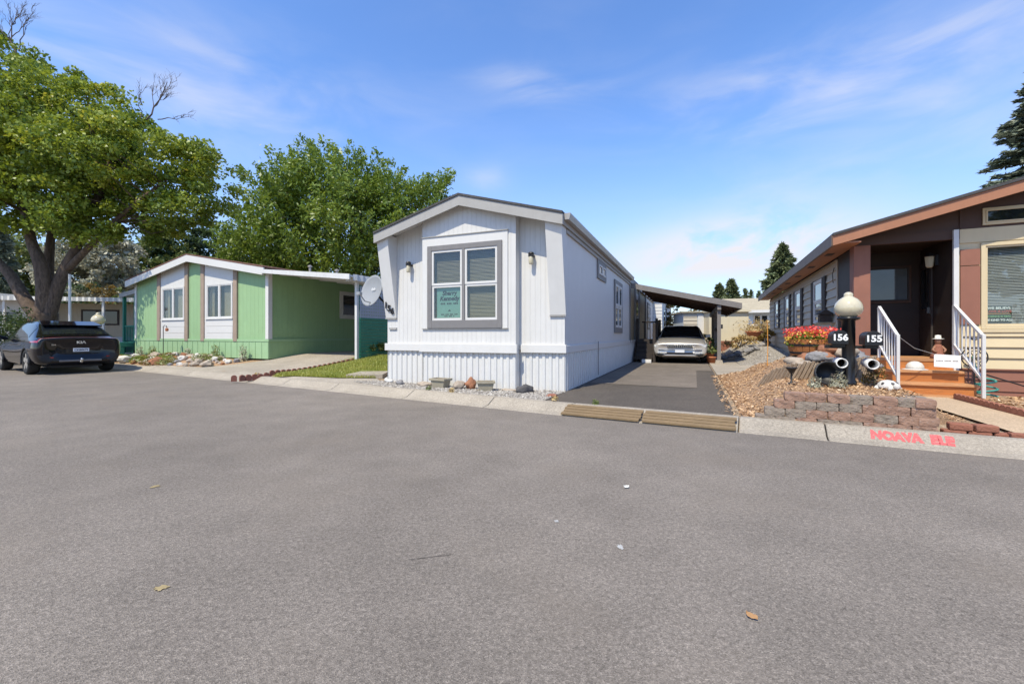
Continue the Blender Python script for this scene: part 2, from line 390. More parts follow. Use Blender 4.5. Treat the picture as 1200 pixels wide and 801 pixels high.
# ---------------------------------------------------------------- foliage
def leaves_mesh(name, mat, P, size, seed, aspect=.6, up=.5, rnd=None, sizevar=.4, cup=.0):
    """P: n x 3 leaf centres. Each leaf is a pointed quad turned at random, biased upwards"""
    rs = np.random.RandomState(seed); n = len(P)
    nrm = rs.normal(size=(n, 3)); nrm /= np.linalg.norm(nrm, axis=1)[:, None]; nrm[:, 2] = nrm[:, 2] + up; nrm /= np.linalg.norm(nrm, axis=1)[:, None]
    a = rs.normal(size=(n, 3)); a -= nrm * (a * nrm).sum(1)[:, None]; a /= np.linalg.norm(a, axis=1)[:, None]; b = np.cross(nrm, a)
    s = size * (1 + sizevar * rs.uniform(-1, 1, n))[:, None]
    V = np.empty((n, 4, 3)); V[:, 0] = P - a * s * .5; V[:, 1] = P + b * s * aspect * .5 + nrm * s * cup; V[:, 2] = P + a * s * .5; V[:, 3] = P - b * s * aspect * .5 + nrm * s * cup
    return quads(name, mat, V, rs.uniform(0, 1, n) if rnd is None else rnd)
def quads(name, mat, V, rnd):
    n = len(V); me = bpy.data.meshes.new(name); me.vertices.add(n * 4); me.vertices.foreach_set('co', V.reshape(-1).astype(np.float32))
    me.loops.add(n * 4); me.loops.foreach_set('vertex_index', np.arange(n * 4, dtype=np.int32))
    me.polygons.add(n); me.polygons.foreach_set('loop_start', np.arange(0, n * 4, 4, dtype=np.int32)); me.polygons.foreach_set('loop_total', np.full(n, 4, dtype=np.int32))
    at = me.attributes.new('rnd', 'FLOAT', 'FACE'); at.data.foreach_set('value', np.clip(rnd, 0, 1).astype(np.float32))
    me.update(); me.validate(); me.materials.append(M[mat]); return me
def clump_points(ells, nclump, nleaf, rc, seed, shell=.55, flat=.6, zmin=-9):
    """leaf centres gathered in sprays spread through a union of ellipsoids (cx,cy,cz,rx,ry,rz)"""
    rs = np.random.RandomState(seed); E = np.array(ells, float); vol = E[:, 3] * E[:, 4] * E[:, 5]; vol = vol ** .8; vol /= vol.sum()
    C = []
    while len(C) < nclump:
        e = E[rs.choice(len(E), p=vol)]; d = rs.normal(size=3); d /= np.linalg.norm(d); r = rs.uniform(0, 1) ** (1 / 3 * (1 - shell) + .12)
        if rs.uniform() < .2: r *= 1.08
        c = e[:3] + d * r * e[3:]
        if c[2] > zmin: C.append(c)
    C = np.array(C); rr = rc * rs.uniform(.55, 1.35, nclump); tint = rs.uniform(0, 1, nclump)
    idx = np.repeat(np.arange(nclump), nleaf)
    d = rs.normal(size=(len(idx), 3)); d /= np.linalg.norm(d, axis=1)[:, None]; r = rs.uniform(0, 1, len(idx)) ** .5
    P = C[idx] + d * (r * rr[idx])[:, None] * np.array([1, 1, flat])
    rnd = .55 * tint[idx] + .45 * rs.uniform(0, 1, len(idx))
    return P, rnd, C
def branch(mb, a, b, r0, r1, seed, n=6, sag=.0, wob=.12, sides=6):
    rs = random.Random(seed); a = Vector(a); b = Vector(b); L = (b - a).length; pts = []
    for i in range(n + 1):
        t = i / n; p = a.lerp(b, t); k = math.sin(t * math.pi)
        pts.append(p + Vector((rs.uniform(-1, 1), rs.uniform(-1, 1), rs.uniform(-1, 1))) * wob * L * k * .35 + Vector((0, 0, sag * L * k)))
    mb.tube(pts, [r0 + (r1 - r0) * i / n for i in range(n + 1)], sides)
    return pts
# ================================================================ setting: terrain, road, kerb, drives
class Frame:
    def __init__(s, x, y, deg):
        s.o = (x, y); s.a = -R(deg); s.r = (math.cos(R(deg)), -math.sin(R(deg))); s.v = (math.sin(R(deg)), math.cos(R(deg)))
    def w(s, x, y): return (s.o[0] + s.r[0] * x + s.v[0] * y, s.o[1] + s.r[1] * x + s.v[1] * y)
    def loc(s, X, Y):
        a, b = X - s.o[0], Y - s.o[1]; return a * s.r[0] + b * s.r[1], a * s.v[0] + b * s.v[1]
WF = Frame(.98, 8.0, 22.6)      # white home: front right corner
GF = Frame(-7.9, 14.0, 25)      # green home: front right corner
BF = Frame(6.7, 8.4, 25)        # brown home: front left corner
E0 = (.711, 5.985); DR = (.879, -.477); DL = (-.857, .515); NN = (.5, .866)
def edge(t):
    """point on the road edge, t metres to the left of E0 (negative: right)"""
    d = DL if t >= 0 else (-DR[0], -DR[1]); return (E0[0] + d[0] * t, E0[1] + d[1] * t)
def cp(t, s): e = edge(t); return (e[0] + NN[0] * s, e[1] + NN[1] * s)
def ts(x, y):
    a, b = x - E0[0], y - E0[1]
    d = DL if a * DL[0] + b * DL[1] - (a * NN[0] + b * NN[1]) * (DL[0] * NN[0] + DL[1] * NN[1]) > 0 else (-DR[0], -DR[1])
    det = d[0] * NN[1] - d[1] * NN[0]; t = (a * NN[1] - b * NN[0]) / det; s = (d[0] * b - d[1] * a) / det
    return t, s
def H(x, y):
    t, s = ts(x, y)
    if s < .15: return -.06
    base = -.06 + .12 * sm(s, .15, .42)
    a, b = WF.loc(x, y)
    base += .85 * max(0, min(1, (b - 4) / 16)) * sm(a, 3.5, 4.8)
    return base + sm(t, 3, 8) * (.07 + .34 * sm(s, .8, 4.2)) * sm(s, .35, .6)
def Hn(x, y): return max(H(x, y), .06)
def sheet(name, poly, off, mat, step=.4, kind='structure', hf=None, parent=None, thick=0):
    bm = bmesh.new(); vs = [bm.verts.new((p[0], p[1], 0)) for p in poly]; bm.faces.new(vs)
    x0, x1 = min(p[0] for p in poly), max(p[0] for p in poly); y0, y1 = min(p[1] for p in poly), max(p[1] for p in poly)
    for ax, a, b in ((0, x0, x1), (1, y0, y1)):
        k = a + step
        while k < b:
            co = [0, 0, 0]; no = [0, 0, 0]; co[ax] = k; no[ax] = 1
            bmesh.ops.bisect_plane(bm, geom=bm.verts[:] + bm.edges[:] + bm.faces[:], plane_co=co, plane_no=no); k += step
    f = hf or Hn
    for v in bm.verts: v.co.z = f(v.co.x, v.co.y) + off
    bmesh.ops.recalc_face_normals(bm, faces=bm.faces)
    if bm.faces and sum(f_.normal.z for f_ in bm.faces) < 0: bmesh.ops.reverse_faces(bm, faces=bm.faces)
    if thick:
        g = bmesh.ops.extrude_face_region(bm, geom=bm.faces[:]); 
        for v in [e for e in g['geom'] if isinstance(e, bmesh.types.BMVert)]: v.co.z -= thick
        bmesh.ops.recalc_face_normals(bm, faces=bm.faces)
    me = bpy.data.meshes.new(name); bm.to_mesh(me); bm.free(); me.materials.append(M[mat])
    o = link(name, me, parent); return tag(o, kind=kind)

# one sheet of ground to the horizon, following the road edge
def ground_sheet():
    tl = [-700, -300, -120, -60, -30, -20, -15] + [-12 + .8 * i for i in range(46)] + [27, 32, 40, 60, 120, 300, 700]
    sl = [-700, -300, -100, -40, -15, -5, -1, .0, .15, .2, .25, .3, .35, .42] + [.6 + .4 * i for i in range(70)] + [30, 34, 40, 70, 140, 300, 700]
    vs = []
    for t in tl:
        for s in sl:
            x, y = cp(t, s); vs.append((x, y, H(x, y)))
    n = len(sl); fs = [(i * n + j, (i + 1) * n + j, (i + 1) * n + j + 1, i * n + j + 1) for i in range(len(tl) - 1) for j in range(n - 1)]
    m = MB(); m.add(vs, fs); o = m.build('ground', 'dry_ground', fixn=False, smooth=True)
    if o.data.polygons[0].normal.z < 0: o.data.flip_normals()
    tag(o, kind='structure')
ground_sheet()
# road
m = MB(); pts = [cp(t, .03) for t in (-120, -20, 0, 20, 120)]
far = [cp(t, -60) for t in (120, 20, 0, -20, -120)]
m.add([(p[0], p[1], 0) for p in pts] + [(p[0], p[1], 0) for p in far], [(0, 1, 8, 9), (1, 2, 7, 8), (2, 3, 6, 7), (3, 4, 5, 6)])
road = m.build('road', 'asphalt', fixn=False)
if road.data.polygons[0].normal.z < 0: road.data.flip_normals()
tag(road, kind='structure')
# rolled concrete kerb in cast lengths
kerb = empty('kerb', (0, 0, 0), 0, None, None); tag(kerb, kind='structure')
prof = [(0, -.05), (0, .006), (.06, .012), (.13, .022), (.31, .118), (.34, .122), (.46, .118), (.46, -.05)]
cuts = [-26, -20, -14, -9, -6.1, -5.05, -3.0, -2.15, 0, 1.35, 3.1, 5.2, 6.9, 9.0, 11.5, 14, 17, 20, 25, 30, 40, 60]
for a, b in zip(cuts[:-1], cuts[1:]):
    a += .006; b -= .006
    tt = [a, b] if not a < 0 < b else [a, 0, b]
    mb = MB(); rows = [[(*cp(t, s), z) for s, z in prof] for t in tt]; k = len(prof)
    vs = [p for r in rows for p in r]
    fs = [(i * k + j, i * k + (j + 1) % k, (i + 1) * k + (j + 1) % k, (i + 1) * k + j) for i in range(len(rows) - 1) for j in range(k)] + [tuple(range(k))[::-1], tuple(range((len(rows) - 1) * k, len(rows) * k))]
    mb.add(vs, fs).build('kerb_segment', 'concrete', kerb, bevel=.012)

def poly(fr, *pts): return [fr.w(*p) for p in pts]
# asphalt drive beside the white home, its paler old patch, slab under the carport edge
sheet('driveway', poly(WF, (.03, -1.42), (2.70, -1.72), (2.75, 5.6), (2.75, 17), (.03, 17)) , .02, 'asphalt_dark')
sheet('driveway_patch', poly(WF, (.12, 1.5), (2.27, 1.42), (2.3, 5.9), (2.72, 5.9), (2.7, 16.9), (.12, 16.9)), .026, 'asphalt_old')
sheet('carport_slab', poly(WF, (2.78, 4.6), (4.1, 4.9), (4.0, 8.0), (3.7, 8.6), (3.7, 16.5), (2.78, 16.5)), .035, 'concrete')
sheet('gravel_yard', poly(WF, (3.7, 5.2), (7.2, 6.0), (8.5, 16), (8.5, 30), (3.8, 30)), .03, 'gravel_ground', .4)
# green home's concrete drive, front apron and lawn
sheet('concrete_driveway', [cp(15.2, .47)] + poly(GF, (-1.1, -1.5), (-.05, .05), (-.05, 9), (3.72, 9), (3.74, .1), (3.1, -2.75)) + [cp(8.25, .47), cp(11, .47)], .022, 'concrete', thick=.25)
lawn_poly = [cp(t, s) for t, s in ((7.5, 1.05), (6.6, 1.0), (5.95, 1.25), (5.7, 1.9), (4.75, 2.4), (4.75, 6.0), (7.2, 6.0))]
lawn_poly = [(-5.75, 10.35), (-4.0, 9.95), (-3.15, 9.95), (-3.05, 10.9), (-3.0, 13.2), (-4.55, 13.0), (-5.0, 12.0)]
sheet('lawn', lawn_poly, .03, 'lawn_ground', .3)
sheet('apron', [cp(8.2, .47), cp(2.6, .47), cp(2.6, .8), cp(4.6, .95), (-2.95, 9.6), (-3.1, 9.92), (-4.0, 9.92), (-5.78, 10.33), (-6.35, 10.62)], .02, 'concrete')
# gravel strip in front of the white home
strip = [cp(5.3, .75), cp(4.3, .62), cp(.0, .47), cp(-.55, .47), WF.w(.0, -1.3), WF.w(.02, -.02), WF.w(-.9, -.14), WF.w(-3.0, -.14), WF.w(-4.1, -.02)]
sheet('gravel_strip', strip, .018, 'gravel_ground', .3)
def inside(p, poly):
    x, y = p; c = False; j = len(poly) - 1
    for i in range(len(poly)):
        (xi, yi), (xj, yj) = poly[i], poly[j]
        if (yi > y) != (yj > y) and x < (xj - xi) * (y - yi) / (yj - yi) + xi: c = not c
        j = i
    return c
def scatter(poly, n, seed):
    rs = random.Random(seed); x0, x1 = min(p[0] for p in poly), max(p[0] for p in poly); y0, y1 = min(p[1] for p in poly), max(p[1] for p in poly); out = []
    while len(out) < n:
        p = (rs.uniform(x0, x1), rs.uniform(y0, y1))
        if inside(p, poly): out.append(p)
    return out
def pebbles(name, poly, n, size, seed, mat, label, cat, hf=None, off=.02, flat=.6):
    """loose stones, each a small skewed octahedron"""
    rs = np.random.RandomState(seed); pts = scatter(poly, n, seed); f = hf or Hn
    base = np.array([(1, 0, 0), (0, 1, 0), (-1, 0, 0), (0, -1, 0), (0, 0, 1), (0, 0, -1)], float)
    fac = np.array([(0, 1, 4), (1, 2, 4), (2, 3, 4), (3, 0, 4), (1, 0, 5), (2, 1, 5), (3, 2, 5), (0, 3, 5)])
    V = []; F = []; rn = []
    for i, p in enumerate(pts):
        s = size * rs.uniform(.5, 1.5); a = rs.uniform(0, 6.3); ca, sa = math.cos(a), math.sin(a)
        b = base * rs.uniform(.6, 1.2, (6, 1)) * np.array([s, s * rs.uniform(.6, 1), s * flat]); b = np.c_[b[:, 0] * ca - b[:, 1] * sa, b[:, 0] * sa + b[:, 1] * ca, b[:, 2]]
        V.append(b + np.array([p[0], p[1], f(*p) + off + s * flat * .25])); F.append(fac + 6 * i); rn += [rs.uniform()] * 8
    me = bpy.data.meshes.new(name); me.from_pydata(np.concatenate(V).tolist(), [], np.concatenate(F).tolist())
    at = me.attributes.new('rnd', 'FLOAT', 'FACE'); at.data.foreach_set('value', rn); me.materials.append(M[mat])
    return tag(link(name, me), label, cat, kind='stuff')
pebbles('gravel', strip, 5200, .024, 3, 'stone_bits', 'pale loose gravel along the front of the white home', 'gravel')
pebbles('yard_gravel', poly(WF, (3.8, 5.3), (5.2, 5.6), (6.5, 10), (7, 16), (4, 16)), 3500, .03, 4, 'stone_bits', 'grey gravel yard behind the carport post', 'gravel')
# lawn blades
def blades(name, poly, n, h, seed, mat, label, cat, hf=None, off=.03):
    rs = np.random.RandomState(seed); pts = np.array(scatter(poly, n, seed)); f = hf or Hn
    z = np.array([f(*p) for p in pts]) + off; P = np.c_[pts, z]
    a = rs.uniform(0, 2 * math.pi, n); d = np.c_[np.cos(a), np.sin(a), np.zeros(n)]; hh = h * rs.uniform(.5, 1.4, n)[:, None]; lean = rs.normal(size=(n, 3)) * .45; lean[:, 2] = 1
    V = np.empty((n, 4, 3)); V[:, 0] = P - d * .008; V[:, 1] = P + d * .008; V[:, 2] = P + lean * hh + d * .002; V[:, 3] = P + lean * hh - d * .002
    patch = np.array([noise.noise(Vector((p[0] * 1.3, p[1] * 1.3, seed))) for p in pts]) * .5 + .4
    return tag(link(name, quads(name, mat, V, patch * .75 + rs.uniform(0, .4, n))), label, cat, kind='stuff')
blades('grass', lawn_poly, 26000, .06, 5, 'grass_blade', 'patchy green and straw lawn between driveway edging and white home', 'grass')
# joints / cracks worn into road and kerb: thin dark sheets with shapes of their own
def crack(pts, w, mat, name, label, z=.004):
    mb = MB(); L_ = []; 
    for i, p in enumerate(pts):
        a = Vector(pts[max(i - 1, 0)]); b = Vector(pts[min(i + 1, len(pts) - 1)]); d = (b - a).normalized(); k = w * (.4 + .6 * random.random())
        L_.append(((p[0] - d.y * k, p[1] + d.x * k, z), (p[0] + d.y * k, p[1] - d.x * k, z)))
    mb.add([q for pr in L_ for q in pr], [(2 * i, 2 * i + 1, 2 * i + 3, 2 * i + 2) for i in range(len(L_) - 1)])
    return tag(mb.build(name, mat), label, 'mark')
def gp(x, y, z=0): d = 505 * (CAM_H - z) / (y - 392.5); return ((x - 600) * d / 505, d)
crack([gp(478 + i * 9, 656 - i * 1.1) for i in range(7)], .003, 'asphalt_dark', 'road_crack', 'short thin dark crack in the middle of the asphalt road')
def blotch(name, mat, px, py, rx, ry, label, seed, z=.004):
    c = gp(px, py); rs = random.Random(seed); pts = []
    for i in range(22):
        a = 2 * math.pi * i / 22; k = .6 + .6 * rs.random(); pts.append((c[0] + rx * k * math.cos(a), c[1] + ry * k * math.sin(a), z))
    mb = MB(); mb.add(pts + [(c[0], c[1], z)], [(i, (i + 1) % 22, 22) for i in range(22)]); return tag(mb.build(name, mat), label, 'mark')
blotch('paint_mark', 'yellow_paint', 189, 689, .032, .022, 'larger faded yellow paint dab on the asphalt', 1)
blotch('paint_mark', 'yellow_paint', 182, 570, .030, .03, 'small faded yellow paint dab on the asphalt', 2)
blotch('chalk_mark', 'chalk', 727, 641, .016, .03, 'whitish scuff mark on the asphalt road', 3)
blotch('chalk_mark', 'chalk', 652, 611, .014, .018, 'tiny white scuff fleck on the asphalt road', 5)
# leaf and twig lying on the road
def litter(px, py, ln, ang, mat, label, seed):
    c = gp(px, py); rs = random.Random(seed); mb = MB(); n = 7; L_ = []
    ca, sa = math.cos(ang), math.sin(ang)
    for i in range(n):
        t = i / (n - 1) - .5; w = ln * .22 * math.sin(math.pi * (i + .5) / n) * rs.uniform(.7, 1.2); zz = .008 + .02 * abs(t) * rs.random()
        for sgn in (-1, 1): L_.append((c[0] + t * ln * ca - sgn * w * sa, c[1] + t * ln * sa + sgn * w * ca, zz + (.010 if sgn > 0 else 0)))
    mb.add(L_, [(2 * i, 2 * i + 1, 2 * i + 3, 2 * i + 2) for i in range(n - 1)]); o = mb.build('fallen_leaf', mat)
    s = o.modifiers.new('solid', 'SOLIDIFY'); s.thickness = .002; return tag(o, label, 'leaf')
litter(881, 725, .042, -.7, 'dry_leaf', 'curled brown dry leaf lying on the asphalt road', 1)
litter(734, 572, .045, .3, 'curtain', 'pale curled leaf lying on the asphalt road', 2)
# red sprayed lettering on the kerb top
def kerb_text():
    c0 = cp(-3.70, .215); ang = math.atan2(DR[1], DR[0])
    o = text('sprayed_lettering', 'NOAVA  ELE', .18, 'spray_red', None, (0, 0, 0), (0, 0, 0), .0008, bold=.014, sx=.64, shear=.2)
    for v in o.data.vertices: k = noise.noise_vector(Vector((v.co.x * 16, v.co.y * 16, 3))); v.co.x += k.x * .012; v.co.y += k.y * .014
    o.matrix_world = Matrix.Translation((c0[0], c0[1], .0690)) @ Matrix.Rotation(ang, 4, 'Z') @ Matrix.Rotation(math.atan(.065 / .12), 4, 'X'); tag(o, 'red sprayed lettering on the concrete kerb', 'lettering')
kerb_text()
# ================================================================ white home, carport, things around them
def gable(x, ridge, zr, k): return zr - k * abs(x - ridge)
Tf = lambda y0: (lambda u, o, h: (u, y0 - o, h))
Tpx = lambda x0: (lambda u, o, h: (x0 + o, u, h))
Tnx = lambda x0: (lambda u, o, h: (x0 - o, u, h))
def corrug(T, u0, u1, h0, h1, pitch, dep, o0=0):
    """ribbed metal skirting: raised flat ribs with narrow sides"""
    mb = MB(T); n = max(1, round((u1 - u0) / pitch)); p = (u1 - u0) / n; pr = []
    for i in range(n):
        a = u0 + i * p; pr += [(a, o0), (a + p * .42, o0), (a + p * .52, o0 + dep), (a + p * .90, o0 + dep)]
    pr.append((u1, o0)); b = [(u1, o0 - .03), (u0, o0 - .03)]
    f0 = h0 if callable(h0) else (lambda u: h0)
    k = len(pr); vs = [(u, o, f0(u)) for u, o in pr] + [(u, o, h1) for u, o in pr]
    fs = [(i, i + 1, k + i + 1, k + i) for i in range(k - 1)]
    mb.add(vs, fs); return mb
def window(parent, T, u0, u1, h0, h1, cw, fr_mat, sash_mat, cols=1, rows=2, gl='glass', out=.03, dep=.02, sash=.035, blind=None, apron=0, bo=-.07, casing=True):
    """casing, one sash per column and row, a pane in each; optional slatted blind behind"""
    mb = MB(T)
    if casing:
        mb.box(u0 - cw, u0, 0, out, h0 - cw - apron, h1 + cw); mb.box(u1, u1 + cw, 0, out, h0 - cw - apron, h1 + cw)
        mb.box(u0, u1, 0, out - .002, h1, h1 + cw); mb.box(u0, u1, 0, out - .002, h0 - cw - apron, h0)
        w = mb.build('window', fr_mat, parent, bevel=.004)
    else:
        mb.box(u0, u1, -.02, 0, h0, h0 + .01); w = mb.build('window', fr_mat, parent)
    cwid = (u1 - u0) / cols; g = .03 if cols > 1 and casing else 0
    for c in range(cols):
        a, b = u0 + c * cwid + (g if c else 0), u0 + (c + 1) * cwid - (g if c < cols - 1 else 0)
        if g and c: MB(T).box(a - 2 * g + .001, a - .001, 0, out - .004, h0 + .001, h1 - .001).build('mullion', fr_mat, w)
        for r in range(rows):
            z0, z1 = h0 + (h1 - h0) * r / rows, h0 + (h1 - h0) * (r + 1) / rows; s = sash; o0 = (-.012 if gl == 'glass' else .022) - .012 * (rows > 1 and r == 0)
            m2 = MB(T); m2.box(a, a + s, o0 - .02, o0 + .02, z0, z1); m2.box(b - s, b, o0 - .02, o0 + .02, z0, z1)
            m2.box(a + s, b - s, o0 - .019, o0 + .019, z0, z0 + s); m2.box(a + s, b - s, o0 - .019, o0 + .019, z1 - s, z1); m2.build('sash', sash_mat, w)
            m3 = MB(T); m3.box(a + s + .001, b - s - .001, o0 - .004, o0 + .002, z0 + s + .001, z1 - s - .001); m3.build('pane', gl, w)
        if blind:
            m4 = MB(T); z = h0 + .02; rs = random.Random(int(u0 * 100 + c))
            while z < h1 - .02:
                t = .0125 + rs.uniform(-.002, .002)
                m4.add([(a + .015, bo - .011, z + t), (b - .015, bo - .011, z + t), (b - .015, bo + .011, z - t), (a + .015, bo + .011, z - t)], [(0, 1, 2, 3)]); z += .027
            m4.build('blind', blind, w, fixn=False)
    return w

wh = empty('mobile_home', (*WF.o, .04), WF.a, 'white single mobile home with grey window trim and ribbed skirting, number 156', 'mobile home')
RX, RZ, RK = -2.03, 3.83, .275
def rz(x): return gable(x, RX, RZ, RK)
def wall_poly(x0, x1, z0, y0, y1, name='wall', mat='white_siding'):
    xs = [x0] + ([RX] if x0 < RX < x1 else []) + [x1]
    p = [(x0, z0), (x1, z0)] + [(x, rz(x) - .09) for x in reversed(xs)]
    return MB().prism(p, 'y', y0, y1).build(name, mat, wh)
wall_poly(-4.05, -3.0, .80, 0, .1); wall_poly(-.9, 0, .80, 0, .1)
# window bay: four pieces round the opening
BX0, BX1, WX0, WX1, WZ0, WZ1 = -3.0, -.9, -2.75, -1.27, 1.38, 2.80
bay = MB(); bay.box(BX0, BX1, -.20, .06, .737, WZ0); bay.box(BX0, WX0, -.20, .06, WZ0, WZ1); bay.box(WX1, BX1, -.20, .06, WZ0, WZ1)
bay.prism([(BX0, WZ1), (BX1, WZ1), (BX1, rz(BX1) - .09), (RX, rz(RX) - .09), (BX0, rz(BX0) - .09)], 'y', -.20, .06)
bay = bay.build('bay_wall', 'white_siding', wh)
tr = MB(); tr.box(-2.98, WX0, -.225, -.20, 1.22, 3.08); tr.box(WX1, -1.06, -.225, -.20, 1.22, 3.08); tr.box(WX0, WX1, -.225, -.20, 1.22, WZ0); tr.box(WX0, WX1, -.225, -.20, WZ1, 3.08)
tr.build('window_surround', 'white_paint', wh)
boxp('drip_cap', 'grey_fascia', wh, -2.99, -1.05, -.245, -.20, 3.081, 3.096); boxp('drip_cap', 'grey_fascia', wh, -2.99, -1.05, -.235, -.20, 1.202, 1.2195)
bw = window(wh, Tf(-.225), WX0, WX1, WZ0, WZ1, .10, 'grey_trim', 'white_paint', 2, 2, 'glass', .025, blind='blind_tan', apron=.06, sash=.045, bo=-.10)
# broker's card inside the lower left pane
sg = MB(); sg.box(-2.66, -2.07, -.172, -.166, 1.43, 2.06); sg = tag(sg.build('window_sign', 'sign_teal', None), 'teal green paper sign inside the lower left pane of the white home', 'sign'); sg.matrix_world = Matrix.Translation((*WF.o, .04)) @ Matrix.Rotation(WF.a, 4, 'Z')
def sgt(body, size, z, bold=0, shear=.15): text('lettering', body, size, 'text_black', sg, (-2.365, -.1735, z), bold=bold, shear=shear)
sgt('Sherry', .125, 1.93, .004); sgt('Kennedy', .125, 1.82, .004)
for z, a, b, n in ((1.72, -2.57, -2.16, 11), (1.50, -2.56, -2.17, 15), (1.465, -2.48, -2.25, 9)):
    mb = MB(); w = (b - a) / n
    for i in range(n):
        if i % 4 != 3: mb.box(a + i * w, a + i * w + w * .7, -.1755, -.1725, z - w * .45, z + w * .45)
    tag(mb.build('small_print', 'text_black', sg), kind='stuff')
MB().prism([(-2.40, 1.565), (-2.33, 1.565), (-2.365, 1.605)], 'y', -.1755, -.1725).build('emblem', 'text_black', sg)
# wings under the front overhang
for i, (x0, x1) in enumerate(((-4.075, -3.79), (-.28, .03))):
    k = MB().prism([(-.002, 1.46), (-.03, 1.46), (-.34, rz(-4.05) - .13), (-.34, rz(-4.05) - .06), (-.002, rz(-4.05) - .06)], 'x', x0, x1).build('wing', 'white_paint', wh, bevel=.004)
    boxp('wing_cap', 'grey_fascia', wh, x0 - .005, x1 + .005, -.04, -.002, 1.435, 1.458)
for ch, x, z in (('1', -4.02, 1.73), ('5', -3.945, 1.66), ('6', -3.87, 1.60)):
    dy = -.03 - (z - 1.46) / (2.82 - 1.46 + .18) * .31
    text('house_number', ch, .19, 'text_black', wh, (x, dy - .012, z), (R(90) + math.atan(.2), R(12), 0), .006, bold=.006)
# roof
def slope(name, mat, x0, x1, y0, y1, dz0, dz1):
    return MB().hexa([(x0, y0, rz(x0) + dz0), (x1, y0, rz(x1) + dz0), (x1, y1, rz(x1) + dz0), (x0, y1, rz(x0) + dz0)], [(x0, y0, rz(x0) + dz1), (x1, y0, rz(x1) + dz1), (x1, y1, rz(x1) + dz1), (x0, y1, rz(x0) + dz1)]).build(name, mat, wh)
for s in (0, 1):
    xa, xb = ((-4.10, RX), (RX, .07))[s]
    slope('roof', 'shingle_dark', xa, xb, -.42, 20.1, -.02, .022); slope('soffit', 'white_paint', xa + .03, xb, -.36, 20, -.085, -.06)
    e = .002 * s
    MB().prism([(xa, rz(xa) - .024), (xb, rz(xb) - .024), (xb, rz(xb) - .215), (xa, rz(xa) - .215)], 'y', -.40 - e, -.362).build('fascia', 'grey_fascia', wh)
MB().box(.045, .07, -.36, 20, rz(.07) - .2, rz(.07) - .024).build('fascia', 'grey_fascia', wh)
MB().box(-4.10, -4.075, -.36, 20, rz(.07) - .2, rz(.07) - .024).build('fascia', 'grey_fascia', wh)
g = MB(); g.prism([(.073, 3.14), (.16, 3.14), (.185, 3.23), (.185, 3.255), (.073, 3.255)], 'y', -.30, 9.0); g.build('gutter', 'gutter', wh)
MB().tube([(-4.0, -.43, 0), (-4.0, -.43, 0)], .01) if 0 else None
# side walls
boxp('wall', 'white_siding_y', wh, -.1, 0, .1, 9.0, .80, 3.14); boxp('wall', 'white_siding_y', wh, -.1, 0, 15.4, 20, .80, 3.14)
boxp('wall', 'tan_siding', wh, -.1, -.03, 9.0, 15.4, .80, 3.14); boxp('wall', 'white_siding_y', wh, -4.05, -3.95, .1, 20, .80, 3.14)
boxp('wall', 'white_siding', wh, -3.95, -.1, 19.9, 20, .80, 3.3)
for y in (9.0, 10.75, 12.2, 15.15): boxp('trim', 'grey_trim', wh, -.03, .03, y + .005, y + .245, .80, 3.1)
d = boxp('door', 'white_paint', wh, -.03, .012, 11.0, 11.9, .82, 2.85, bevel=.004); boxp('pane', 'dark_glass', d, .013, .02, 11.2, 11.7, 1.8, 2.6); boxp('handle', 'chrome', d, .0121, .06, 11.08, 11.13, 1.75, 1.85)
boxp('eave_trim', 'grey_fascia', wh, .001, .04, .02, 8.98, 2.98, 3.05)
window(wh, Tpx(.004), 3.05, 3.95, 2.62, 2.86, .12, 'grey_trim', 'white_paint', 2, 1, 'dark_glass', .03, sash=.04)
window(wh, Tpx(.004), 5.6, 6.9, 1.32, 2.65, .13, 'grey_trim', 'white_paint', 2, 2, 'grey_glass', .035, sash=.07, apron=.04)
window(wh, Tpx(.004), 16.2, 17.6, 1.5, 2.7, .12, 'grey_trim', 'white_paint', 2, 2, 'grey_glass', .035, sash=.07)
# belly band and ribbed skirting
def band(*b): boxp('belly_band', 'white_paint', wh, *b, bevel=.006)
band(-4.09, -3.04, -.05, .0, .745, .90); band(-3.04, -.86, -.255, -.201, .735, .905); band(-.86, .04, -.05, -.001, .745, .90); band(.001, .045, .0, 9.0, .745, .885); band(.001, .045, 9.3, 20, .745, .885)
gz = lambda u: Hn(*WF.w(u, -.1)) - .06
corrug(Tf(.02), -4.06, -3.0, gz, .745, .135, .022).build('skirting', 'white_metal', wh, fixn=False)
corrug(Tf(-.18), -3.0, -.9, gz, .735, .135, .022).build('skirting', 'white_metal', wh, fixn=False)
corrug(Tf(.02), -.9, .02, gz, .745, .135, .022).build('skirting', 'white_metal', wh, fixn=False)
corrug(Tpx(0), -.02, 20, -.06, .745, .19, .036).build('skirting', 'white_metal', wh, fixn=False)
corrug(Tnx(-4.05), 0, 20, -.0, .745, .16, .022).build('skirting', 'white_metal', wh, fixn=False)
boxp('skirting_return', 'white_metal', wh, -.93, -.9, -.18, .0, -.03, .735); boxp('skirting_return', 'white_metal', wh, -3.0, -2.97, -.18, .0, .03, .735)
# porch lamps
for x in (-3.42, -.63):
    l = boxp('wall_lamp', 'dark_iron', wh, x - .045, x + .045, -.14, -.001, 2.56, 2.60, bevel=.006); MB().lathe([(.05, 0), (.058, .02), (.045, .045), (.01, .055)], 12, (x, -.1, 2.60)).build('cap', 'dark_iron', l)
    MB().lathe([(.035, 0), (.045, .02), (.042, .13), (.04, .14)], 12, (x, -.1, 2.42)).build('glass_shade', 'opal', l, True)
boxp('outlet_box', 'grey_fascia', wh, -3.99, -3.79, -.03, -.001, 1.205, 1.245)
boxp('cable', 'dark_iron', wh, .046, .056, 2.86, 2.87, .1, .93); boxp('cable', 'white_metal', wh, .046, .06, 2.5, 2.88, .93, .945)
